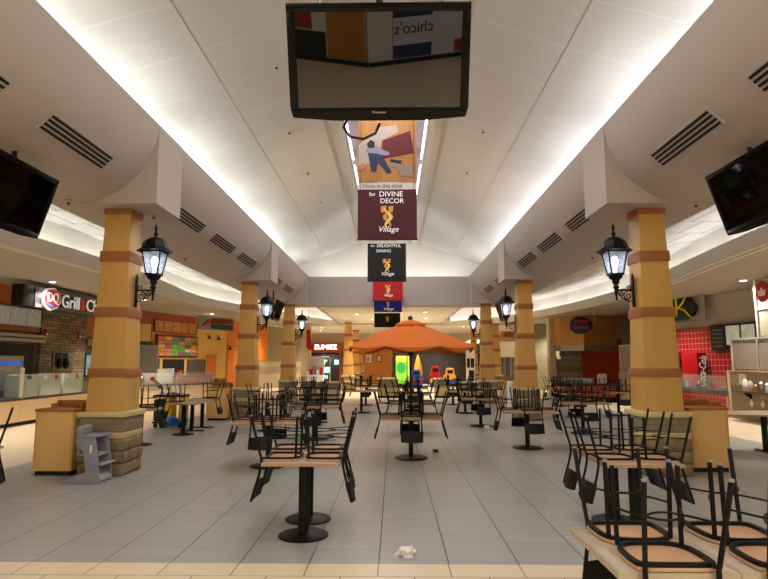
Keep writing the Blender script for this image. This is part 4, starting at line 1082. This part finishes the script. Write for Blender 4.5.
# ------------------------------------------------------------------ stone dividers across the hall
def divider(label, x0, x1, y, h=.85):
    t = thing('stone_divider', label, 'low wall', ((x0+x1)/2, y, 0)); w = (x1-x0)/2
    MB().box(-w, -.2, 0, w, .2, .1).build('plinth', DARK, t)
    MB().box(-w, -.22, .1, w, .22, .48).build('lower_course', STONE_L, t, bevel=.02)
    MB().box(-w, -.2, .48, w, .2, h-.08).build('upper_course', STONE_D, t, bevel=.01)
    MB().box(-w-.03, -.25, h-.08, w+.03, .25, h).build('cap', LEDGE, t, bevel=.02)
divider('low stone divider running from the third grill-side column toward the aisle', -4.1, -2.35, 26.3)
divider('tan stone divider in the middle, behind the lone table', -.75, .25, 28.5, .95)
divider('short tan stone divider just past the umbrella, counter side', 2.0, 2.75, 28.5, .95)
divider('low stone divider running from the third red-side column', 2.95, 3.8, 26.3)

# ------------------------------------------------------------------ far end
zz = thing('clothes_shop', 'distant clothes shop with orange fascia and bright white sign', 'shopfront', (-7.0, 48, 0))
MB().box(0, 0, 2.52, 2.95, .5, 3.3).build('fascia', mat('orange_fascia', '#a8511e', .5), zz, smooth=0)
MB().box(0, .0, 0, .12, .5, 2.52).build('jamb', DARK, zz); MB().box(2.55, .0, 0, 2.75, .5, 2.52).build('jamb', mat('orange_fascia'), zz)
MB().box(0, 1.6, 0, 2.95, 1.7, 2.52).build('interior', mat('shop_dark', '#2a221e', .7), zz, smooth=0)
text('lettering', 'ZUMIEZ', TXTLIT, zz, (1.38, -.03, 2.93), width=1.95, height=.36, ext=.02)
TEAL = mat('lit_teal', '#9fd8d4', .5, emit='#9fe0dc', estr=1.2)
for k, (x, z, w, h) in enumerate(((.3, 1.2, .5, .5), (.9, 1.5, .3, .4), (1.1, .8, .5, .5), (.45, 1.75, .9, .15), (1.05, .3, .4, .3), (2.0, 1.5, .35, .4))):
    MB().box(x, 1.55, z, x+w, 1.6, z+h).build('lit_display', TEAL, zz, smooth=0)
MB().box(1.7, .5, 0, 1.8, .58, 2.2).box(.15, .5, 2.1, 1.8, .58, 2.2).build('door_frame', mat('pale_metal', '#cfcabd', .4), zz, smooth=0)
area('shop_light', (-5.6, 48.8, 2.45), (0, 0, 0), 1.5, .8, 60, (.9, 1, 1))
struct(MB().box(-13.2, 48.6, 3.3, 13.2, 48.8, ZO).box(-13.2, 50, 0, -7.05, 50.15, 3.4).build('wall_back', CREAMW, smooth=0))
struct(MB().box(-7.0, 48.3, 2.0, -4.0, 48.35, 2.0+.01).build('trim_6', CREAMW, smooth=0))
ww = MB().box(-2.3, 46, 0, -.1, 46.15, 3.4).build('wall_back', mat('honey_panelling', '#b97a34', .5, noise=.08, nscale=3, stretch=(6, 1, .6)), smooth=0); struct(ww)
for k, x in enumerate((-1.95, -1.1)):
    o = thing('framed_picture', 'small framed picture on the honey wood wall, ' + ['portrait in white', 'dark portrait'][k], 'picture', (x, 45.99, 1.72))
    MB().box(-.2, -.03, 0, .2, 0, .55).build('frame', WHITEP if k == 0 else BLACKP, o); MB().box(-.14, -.035, .07, .14, -.03, .48).build('print', mat('print_%d' % k, '#a8a49a' if k == 0 else '#c9b89a', .5, noise=.4, nscale=6), o)
vm = thing('vending_machine', 'glowing green and yellow drinks machine behind the umbrella pole', 'vending machine', (.15, 38, .0))
MB().box(-.08, 0, 0, .98, .8, 2.25).build('cabinet', BLACKP, vm, bevel=.02)
MB().box(.02, -.03, .35, .72, 0, 2.12).build('lit_front', mat('lit_green', '#6cb83c', .4, noise=.5, nscale=3, emit='#7ec63a', estr=.7), vm, smooth=0)
MB().box(.05, -.04, 1.75, .7, -.03, 2.1).build('lit_header', mat('lit_yellow', '#e8d83c', .4, emit='#f0e050', estr=.9), vm, smooth=0)
MB().prism([(.37+.3*math.cos(R(20*a)), 1.35+.35*math.sin(R(20*a))) for a in range(18)], -.045, -.03, 'y').build('lit_disc', mat('lit_deep_green', '#2a8c3a', .4, emit='#2fae46', estr=.5), vm, smooth=0)
MB().box(.8, -.03, .4, .94, 0, 2.1).build('side_strip', mat('lit_yellow'), vm, smooth=0)
ar = struct(MB().box(.1, 46, 0, 7.2, 46.1, 2.4).build('wall_back', mat('arcade_dark', '#3a3632', .7), smooth=0))
def ride(label, x, y, c1, c2, h):
    t = thing('kiddie_ride', label, 'kiddie ride', (x, y, 0))
    MB().box(-.4, -.3, 0, .4, .3, .35).build('plinth', BLUEP, t, bevel=.03)
    MB().prism([(-.42, .35), (.42, .35), (.5, .7), (.3, .8), (.2, h), (-.25, h), (-.35, .85), (-.5, .75)], -.25, .25, 'y').build('body', c1, t, bevel=.04)
    MB().box(-.22, -.27, h*.72, .18, .27, h*.9).build('window_band', mat('ride_window', '#20242c', .2), t)
    for x_ in (-.28, .28): MB().lathe([(.15, -.29), (.16, -.25), (.16, .25), (.15, .29)], 16).build('wheel', c2, t, loc=(x_, 0, .45)).rotation_euler = (R(90), 0, 0)
ride('red fire-engine kiddie ride beyond the umbrella', 2.9, 40, RED, YELP, 1.45)
ride('blue and red kiddie ride next to the umbrella pole', 1.6, 40, BLUEP, RED, 1.2)
ride('yellow topped kiddie ride farther from the umbrella pole', 4.0, 41, mat('orange_plastic', '#d8862a', .4), BLUEP, 1.3)
ph = thing('play_sign', 'tall orange and yellow figure-shaped play sign by the kiddie rides', 'sign', (1.75, 41, 0))
MB().lathe([(.25, 0), (.25, .3), (.1, .32)], 14).build('foot', BLUEP, ph); MB().lathe([(.12, .3), (.3, .6), (.28, 1.4), (.12, 2.0), (.02, 2.25)], 14).build('body', mat('amber_plastic', '#e0a03a', .4), ph)
# gated shop on the far counter side
gs = thing('gated_shop', 'distant shop with pale fascia and striped closed gate', 'shopfront', (6.75, 40, 0))
MB().box(0, 0, 2.05, 1.6, .4, 3.1).build('fascia', mat('pale_fascia', '#d8d0bc', .6), gs)
MB().box(0, .1, 0, 1.6, .16, 2.05).build('gate', brick('gate_stripes', '#4a4a4c', '#8c8a84', '#222222', .22, 3, .02, 'xz', .5, .5, bump=0), gs, smooth=0)
MB().box(.15, -.02, 2.2, .55, 0, 2.36).build('red_sign', RED, gs, smooth=0)
ob = thing('hanging_sign', 'orange box sign hanging high before the gated shop', 'sign', (7.05, 38, 3.25))
MB().box(0, 0, 0, .95, .4, .45).build('box', mat('orange_box', '#c06a34', .5), ob); MB().box(.2, -.012, .1, .95, 0, .36).build('face', mat('box_face', '#8a7656', .6), ob)
for x in (.1, .85): MB().tube([(x, .2, .45), (x, .2, ZO-3.25)], .012, 6).build('hanger_rod', STEEL, ob)
wd = thing('white_shop_window', 'distant white framed shop window beside far counter-side columns', 'shopfront', (5.5, 44, 0)); wd.scale = (.65, 1, 1)
MB().box(0, 0, 0, 1.0, .1, 2.6).build('frame', WHITEP, wd); 
for a, b2, c, d in ((.08, 1.3, .45, 2.0), (.52, 1.3, .92, 2.0), (.3, .3, .9, 1.1)): MB().box(a, -.02, b2, c, 0, d).build('pane', mat('dark_pane', '#2c3034', .2), wd)
rp = thing('red_pennant', 'small red hanging pennant behind the third grill-side lantern', 'banner', (-4.55, 31, 2.35))
MB().sheet(4, 6, lambda u, v: (-.1+.3*u*(1-.3*v), .02*math.sin(v*5), .1+1.0*v), .01, (0, 1, 0)).build('cloth', mat('red_cloth'), rp); MB().box(.0, -.05, 0, .35, .05, .3).build('tassel', RED, rp, bevel=.03)
MB().tube([(0, 0, 1.1), (0, 0, ZB+.8-2.35)], .008, 6).build('cord', BLACKM, rp)
kc = thing('display_stand', 'white display stand with small items beside the third grill-side column', 'display stand', (-4.4, 32.5, 0))
MB().box(-.5, 0, 0, .5, .5, 1.0).build('base', WHITEP, kc, bevel=.02); 
for k in range(5): MB().box(-.46+k*.19, .1, 1.0, -.32+k*.19, .3, 1.2+.35*((k*7) % 5)/5).build('boxed_item', [WHITEP, RED, mat('taupe_print'), WHITEP, RED][k], kc)
MB().box(-.5, .4, 1.0, .5, .45, 2.0).build('header', mat('header_pale', '#d8d0c0', .5), kc)
pw = struct(MB().box(-5.8, 36.5, 0, -5.2, 36.9, ZO).build('wall_left', CREAMW, smooth=0))

# ------------------------------------------------------------------ red counter side shops
AR = math.atan2(-(24.2-14), -(11.0-12.4))   # facing the hall: local x runs towards the viewer
RT = brick('red_gloss_tile', '#a81a20', '#b4222a', '#c88a80', .2, .2, .008, 'xz', 0, .25, bump=.3)
rw = MB().box(0, 0, 0, 10.3, .15, 4.4).build('wall_right', mat('warm_white_wall', '#c9c0b0', .7), loc=(11.0, 24.2, 0), rz=AR, smooth=0); struct(rw)
# local x measured from the far end: u' = 10.3 - u
panel(rw, 'red_tiles', .02, 10.28, 0, 2.98, -.05, 0, RT)
mr_ = thing('menu_board', 'dark menu board with two lit food pictures on the red tiled wall', 'menu board', (11.0, 24.2, 0), AR)
MB().box(3.4, -.16, 2.12, 5.9, -.06, 3.02).build('frame', mat('menu_black', '#1c221e', .4), mr_, bevel=.01)
for k, (a, b2) in enumerate(((4.2, 4.82), (4.92, 5.5))): MB().box(a, -.175, 2.3, b2, -.16, 2.94).build('lit_picture', mat('food_lit', '#b8b49a', .4, noise=.5, nscale=3.5, emit='#c8d0b4', estr=.35), mr_, smooth=0)
for k in range(5): MB().box(3.5, -.168, 2.25+k*.14, 4.0, -.16, 2.29+k*.14).build('menu_line', mat('menu_text_grey', '#7c8078', .6), mr_, smooth=0)
ck = thing('drinks_cooler', 'red drinks cooler with white script lettering before the red tiles', 'cooler', (11.0, 24.2, 0), AR)
MB().box(2.05, -.42, 0, 2.95, -.06, 2.05).build('cabinet', mat('cooler_red', '#a31018', .3), ck, bevel=.02)
MB().box(1.98, -.4, 0, 2.05, -.1, 2.0).build('side_frame', BLACKP, ck)
text('lettering', 'Coca-Cola', TXTW, ck, (2.955, -.24, 1.38), width=1.1, height=.28, rot=(90, -82, 90), shear=.35, ext=.004)
dm = thing('drinks_dispenser', 'steel drinks dispenser with red lit head beside the red cooler', 'dispenser', (11.0, 24.2, 0), AR)
MB().box(1.15, -.4, 0, 1.75, -.06, 1.0).build('stand', DARK, dm); MB().box(1.2, -.36, 1.0, 1.7, -.1, 1.65).build('body', STEEL, dm, bevel=.02); MB().box(1.15, -.4, 1.65, 1.75, -.08, 2.1).build('head', mat('dispenser_red', '#a81a1e', .4), dm, bevel=.02)
MB().box(1.3, -.41, 1.75, 1.6, -.4, 2.0).build('lit_panel', mat('lit_pink', '#d8a8a0', .4, emit='#e0b0a8', estr=.4), dm)
# counter with glass at the red shop
rc = thing('service_counter', 'red tiled counter with grey top under the glass guard', 'counter', (10.4, 22.5, 0), R(-90))
MB().box(0, 0, 0, 4.0, .3, .68).build('tiled_front', RT, rc, smooth=0); MB().box(-.03, -.06, .68, 4.02, .33, .82).build('worktop', mat('grey_worktop', '#57554f', .3), rc, bevel=.01)
sg = thing('sneeze_guard', 'clear upright glass guard along the red tiled counter', 'food guard', (10.4, 22.5, .821), R(-90))
MB().box(.0, .02, .02, 4.0, .035, .46).build('glass', GLASS, sg, smooth=0); MB().box(.0, .036, .462, 4.0, .3, .475).build('shelf_glass', GLASS, sg, smooth=0)
MB().box(0, .01, .0, 4.0, .05, .02).build('channel', STEEL, sg)
for x in (.02, 1.4, 2.8, 3.95): MB().box(x, .036, 0, x+.03, .06, .46).build('stanchion', STEEL, sg)
for k in range(5):
    o = thing('counter_item', 'small %s standing on the red tiled counter' % ['white bowl nearest the tan wall', 'steel canister second from the tan wall', 'dark napkin holder mid counter', 'white cup stack', 'steel jug at the far end'][k], 'container', (10.6, 19.0+k*.75, .822))
    MB().lathe([[(.05, 0), (.12, .1), (.125, .1)], [(.07, 0), (.07, .2), (.03, .24)], [(.08, 0), (.08, .14)], [(.04, 0), (.05, .25), (.052, .26)], [(.07, 0), (.09, .12), (.05, .22)]][k], 14).build('body', [WHITEP, STEEL, BLACKP, WHITEP, STEEL][k], o)
ks = thing('shop_sign', 'black sign with yellow brush lettering by the near red-side column', 'sign', (10.8, 22.2, 3.3), math.radians(-80))
kb = [(-1.3, .1), (-.9, -.02), (.6, -.03), (1.0, .1), (1.2, .4), (1.0, .62), (.75, .98), (-.6, .86), (-1.3, .6)]
MB().prism(kb, -.03, .05, 'y').build('board', mat('sign_black'), ks, bevel=.01)
YB = mat('yellow_brush', '#d8c81e', .5, emit='#d8c81e', estr=.15)
text('lettering', 'wo', YB, ks, (-.5, -.05, .42), width=.95, height=.42, shear=.2, ext=.01)
def stroke(pts, w): MB().tube([(x, -.045, z) for x, z in pts], w, 8, flat=.35).build('brush_stroke', YB, ks)
stroke([(.12, .82), (.14, .5), (.1, .12)], [.05, .06, .03]); stroke([(.75, .92), (.5, .62), (.2, .42)], [.03, .055, .05]); stroke([(.2, .46), (.55, .34), (.85, .08), (.95, .02)], [.05, .065, .05, .02])
MB().box(-1.35, .07, -.1, 1.5, .09, 1.0).build('frame_panel', mat('sign_panel_grey', '#a49c8c', .5), ks)
for x in (-1, 1.4): MB().tube([(x, .08, 1.0), (x, .08, ZO-3.3)], .014, 6).build('hanger_rod', STEEL, ks)
# low tiled wall with glass partition
lw = thing('tiled_low_wall', 'tan tiled low wall with pale diamond inlays behind the long pale table', 'low wall', (10.48, 18.35, 0), R(-90))
MB().box(0, 0, 0, 9.5, .25, 1.42).build('wall_core', brick('grey_tan_tile', '#85745a', '#8f7e62', '#6e604a', .3, .3, .006, 'xz', .5, .5, bump=.2), lw, smooth=0)
MB().box(-.12, -.03, 0, 0, .28, 1.46).build('end_post', mat('end_post_cream', '#cdb98c', .5), lw, bevel=.005)
MB().box(0, -.02, 1.02, 9.5, 0, 1.4).build('upper_band', mat('upper_tile_band', '#a28d6c', .5, noise=.06, nscale=5), lw, smooth=0)
MB().box(-.02, -.03, 1.42, 9.5, .28, 1.46).build('cap', mat('end_post_cream'), lw)
for k in range(8): 
    x = 1.0+k*.52
    MB().prism([(x-.09, .52), (x, .4), (x+.09, .52), (x, .64)], -.012, 0, 'y').build('diamond_inlay', mat('inlay_cream', '#d8c898', .5), lw, smooth=0)
MB().box(.5, -.012-.02, 1.05, .85, -.02, 1.36).build('switch_plate', mat('switch_white', '#cfc8b8', .5), lw, smooth=0)
gp = thing('glass_partition', 'grey glazed partition in steel frame on the tan tiled low wall', 'partition', (10.48, 18.35, 1.461), R(-90))
for k in range(5):
    MB().box(.05+k*1.3, .1, .05, 1.3+k*1.3, .13, .93).build('pane', mat('frosted_rose_glass', '#9d938e', .25, alpha=.88), gp, smooth=0)
    MB().box(.0+k*1.3, .08, 0, .05+k*1.3, .15, .98).build('post', mat('alu_post', '#c4c2bc', .35, metal=.3), gp)
MB().box(0, .08, .93, 6.5, .15, .98).build('top_rail', mat('alu_post'), gp)
MB().box(1.4, .06, .95, 1.48, .16, ZO-1.461).build('ceiling_post', mat('alu_post'), gp)
MB().box(1.48, .1, 1.0, 6.4, .13, ZO-1.47).build('upper_pane', mat('upper_glass', '#b8ae9c', .3, alpha=.7), gp, smooth=0)
MB().box(1.48, .08, 1.75, 6.4, .15, 1.8).build('mid_rail', mat('alu_post'), gp)
sd = thing('hanging_sign', 'red round sign with white mark high on the glass partition', 'sign', (10.36, 16.25, 3.68), R(-90))
MB().lathe([(.3, 0), (.3, .02)], 24).build('disc', RED, sd).rotation_euler = (R(90), 0, 0)
MB().prism([(-.12, -.12), (.12, -.12), (.16, .05), (.06, .02), (0, .12), (-.06, .02), (-.16, .05)], -.04, -.021, 'y').build('white_mark', WHITEP, sd, smooth=0)
sh = thing('condiment_shelf', 'dark shelf on the tan tiled low wall', 'shelf', (10.48, 17.6, .84), R(-90))
MB().box(0, -.4, 0, 3.5, -.021, .05).build('board', mat('shelf_dark', '#4b3f33', .4), sh, bevel=.005)
for x in (.3, 1.8, 3.2): MB().prism([(-.3, 0), (-.03, 0), (-.03, -.2)], x, x+.03, 'x').build('bracket', BLACKM, sh)
its = [(17.25, 'white napkin packet nearest the switch plate', WHITEP, .07, .36), (17.0, 'white cup with red print', mat('cup_pink', '#d8b8b4', .5), .06, .3), (16.75, 'yellow bottle', YELP, .06, .22), (16.5, 'small steel caddy', STEEL, .1, .3), (16.2, 'white jar at the frame edge', WHITEP, .08, .28), (15.9, 'second steel caddy', STEEL, .09, .3)]
for y, lb, mt, r, h in its:
    o = thing('condiment', lb + ' on the dark wall shelf', 'container', (10.27, y, .891))
    MB().lathe([(r*.9, 0), (r, h*.2), (r, h*.75), (r*.5, h*.9)], 14).build('body', mt, o); MB().lathe([(r*.45, h*.9), (r*.45, h)], 12).build('lid', BLACKP if mt is YELP else WHITEP, o)
# orange counter and fish shop far right
FT = brick('orange_gloss_tile', '#c03a14', '#cc4418', '#a8300e', .2, .2, .006, 'xz', 0, .3, bump=.3)
fw = MB().box(0, 0, 0, 4.2, .15, 4.2).build('wall_right', mat('warm_white_wall'), loc=(9.2, 32, 0), smooth=0); struct(fw)
panel(fw, 'orange_tiles', 1.1, 3.3, 0, 3.0, -.05, 0, FT)
panel(fw, 'steel_panel', -.1, 1.1, 2.05, 2.6, -.05, 0, STEEL)
panel(fw, 'tile_wainscot', -.75, 1.1, 0, 1.9, -.06, 0, mat('pale_wall_tile'))
panel(fw, 'tile_band', -.75, 1.1, 1.15, 1.5, -.07, -.06, TAN_T)
struct(MB().box(8.5, 31.7, 0, 8.85, 32.2, ZO).build('wall_right', CREAMW, smooth=0))
struct(MB().box(11.0, 24.2, 0, 13.2, 24.35, ZO).box(8.8, 36.2, 0, 13, 36.4, ZO).build('wall_right', OLIVE, smooth=0))
struct(MB().box(8.6, 38, 0, 13, 38.2, 1.9).build('wall_right', mat('pale_wall_tile'), smooth=0))
hd = thing('wood_hood', 'honey wood hood box hanging from the ceiling over the orange tiled kitchen', 'hood', (0, 0, 0))
hp = [(8.75, 30.4), (9.55, 29.2), (11.75, 30.6), (11.7, 31.7), (8.75, 31.7)]
MB().prism(hp, 2.58, ZO, 'z').build('cladding', mat('honey_veneer', '#b98542', .45, noise=.07, nscale=3, stretch=(5, 5, .6)), hd, smooth=0)
MB().prism([(x*.98+.19, y*.99+.3) for x, y in hp], 2.3, 2.58, 'z').build('steel_skirt', STEEL, hd, smooth=0)
oc = thing('service_counter', 'low orange panelled counter with dark top below the honey wood hood', 'counter', (7.9, 28.6, 0), math.atan2(-1.2, 2.6))
for k in range(5): MB().box(k*.56, 0, .08, k*.56+.5, .7, .62).build('orange_panel', mat('orange_laminate', '#e0601a', .4), oc, smooth=0)
MB().box(-.02, .02, 0, 2.8, .7, .6).build('carcass', DARK, oc, smooth=0); MB().box(-.05, -.06, .62, 2.85, .75, .7).build('worktop', mat('dark_worktop'), oc, bevel=.01)
MB().box(1.9, .2, .7, 2.3, .6, 1.15).build('till', WHITEP, oc, bevel=.02)
MB().box(.2, .15, .7, 1.7, .6, .95).build('warmer', STEEL, oc, bevel=.02)
fs = thing('shop_sign', 'oval dark fish-shaped sign with red marks before the honey wood hood', 'sign', (8.43, 26, 3.36))
MB().prism([(.52*math.cos(R(a*15)), .4*math.sin(R(a*15))*(1-.15*math.cos(R(a*15)))) for a in range(24)], 0, .1, 'y').build('board', mat('sign_navy_black', '#1a1a22', .4), fs, bevel=.02)
for k in range(6): MB().box(-.3+k*.1, -.015, .06+.02*math.sin(k*2), -.23+k*.1, 0, .22+.02*math.sin(k*3)).build('red_mark', mat('sign_red_mark', '#b02838', .5), fs, smooth=0)
for k in range(7): MB().box(-.36+k*.1, -.015, -.18, -.29+k*.1, 0, -.03).build('violet_mark', mat('sign_violet_mark', '#6a5a86', .5), fs, smooth=0)
MB().tube([(.45, .05, .1), (.62, .05, .1), (.62, .05, ZO-3.36)], .015, 8).build('hanger_rod', WHITEP, fs)
pl = thing('glass_partition', 'grey glazed partition behind the near red-side column', 'partition', (9.5, 24.7, 0), R(-90))
MB().box(0, 0, 0, 2.6, .2, 1.36).build('low_wall', mat('tan_tile'), pl, bevel=.01); MB().box(0, -.02, 1.0, 2.6, 0, 1.25).build('tile_band', TAN_T, pl, smooth=0)
MB().box(.05, .06, 1.4, 2.5, .1, 2.38).build('pane', mat('frosted_rose_glass'), pl, smooth=0); MB().box(0, .04, 1.36, .05, .12, 2.42).box(2.5, .04, 1.36, 2.55, .12, 2.42).box(0, .04, 2.38, 2.55, .12, 2.42).build('frame', mat('alu_post'), pl)
wb = thing('white_bin', 'slim white bollard-like bin beside the second red-side column', 'bin', (4.15, 20.9, 0))
MB().lathe([(.1, 0), (.1, .9), (.08, .95)], 16).build('body', WHITEP, wb); MB().lathe([(.11, .95), (.11, 1.0), (.04, 1.04)], 16).build('lid', WHITEP, wb)

# ------------------------------------------------------------------ hoardings across the concourse behind the viewer (seen only in the hanging screen)
def hoarding(label, p0, p1, panels):
    ang = math.atan2(p1[1]-p0[1], p1[0]-p0[0]); ln = math.hypot(p1[0]-p0[0], p1[1]-p0[1])
    t = thing('shop_hoarding', label, 'hoarding', (*p0, 0), ang)
    MB().box(.0 if p0 == CORN else 0, -.1, 0, ln if p0 == CORN else ln-.06, 0, 4.2).build('board', WHITE, t, smooth=0)
    for a, b2, z0, z1, m in panels: MB().box(a, 0, z0, b2, .02, z1).build('graphic_panel', m, t, smooth=0)
    MB().box(0, 0, 0, ln, .03, .12).build('skirting', DARK, t, smooth=0)
    return t
CORN = (-.65, -8.0)
h2 = hoarding('white hoarding with navy and magenta panels, opposite the hall', CORN, (6.5, -10.65),
    [(.7, 1.85, .15, 2.6, mat('navy_panel', '#22345a', .4, noise=.3, nscale=1.5)), (2.55, 3.6, .15, 2.6, mat('magenta_panel', '#b42a5a', .4))])
MB().box(.7, .02, .5, 3.7, .035, 1.2).build('pale_sign_panel', mat('pale_sign_panel', '#dcdae4', .4), h2, smooth=0)
text('lettering', "chico's", mat('black_print', '#17161a', .5), h2, (1.3, .045, .92), width=1.12, rot=(90, 0, 180), ext=.004)
LH = math.hypot(6.35, 2.7)
hoarding('orange and dark hoarding, opposite the hall', (-7.0, -10.7), (CORN[0]-.03, CORN[1]-.01),
    [(LH-1.25, LH-.1, .15, 2.6, mat('orange_panel_print', '#c27a2a', .4, noise=.15, nscale=1.5)), (LH-2.45, LH-1.7, .85, 1.5, mat('red_disc_print', '#a8302c', .4)), (LH-4, LH-1.3, .12, .8, mat('dark_plant_print', '#1f2a2a', .5, noise=.3, nscale=3))])
# ------------------------------------------------------------------ letters: fit to size
bpy.context.view_layer.update()
for o, w, h in TEXTS:
    d = o.dimensions
    k = w/d.x if w and d.x > 0 else 1
    me = bpy.data.meshes.new_from_object(o.evaluated_get(bpy.context.evaluated_depsgraph_get()))
    me.transform(Matrix.Diagonal((k, (h/d.y if h and d.y else k), 1, 1)))
    n = bpy.data.objects.new('lettering', me); COL.objects.link(n); n.parent = o.parent
    n.location = o.location; n.rotation_euler = o.rotation_euler
    bpy.data.objects.remove(o)

# ------------------------------------------------------------------ general light, world, camera
W = bpy.data.worlds.new('world'); scene.world = W; W.use_nodes = True
W.node_tree.nodes['Background'].inputs[0].default_value = (.9, .88, .85, 1); W.node_tree.nodes['Background'].inputs[1].default_value = .25
cam = bpy.data.cameras.new('camera'); co = bpy.data.objects.new('camera', cam); COL.objects.link(co); scene.camera = co
cam.sensor_fit = 'HORIZONTAL'; cam.sensor_width = 36; cam.lens = 578/768*36; cam.clip_end = 200
co.location = (0, 0, 1.72); co.rotation_euler = (R(90+7.15), 0, R(.9))
scene.view_settings.view_transform = 'Standard'; scene.view_settings.look = 'None'; scene.view_settings.gamma = 1
scene.view_settings.use_curve_mapping = False; scene.view_settings.exposure = 0
scene.cycles.use_denoising = True
scene.cycles.max_bounces = 8; scene.cycles.diffuse_bounces = 5; scene.cycles.transparent_max_bounces = 12
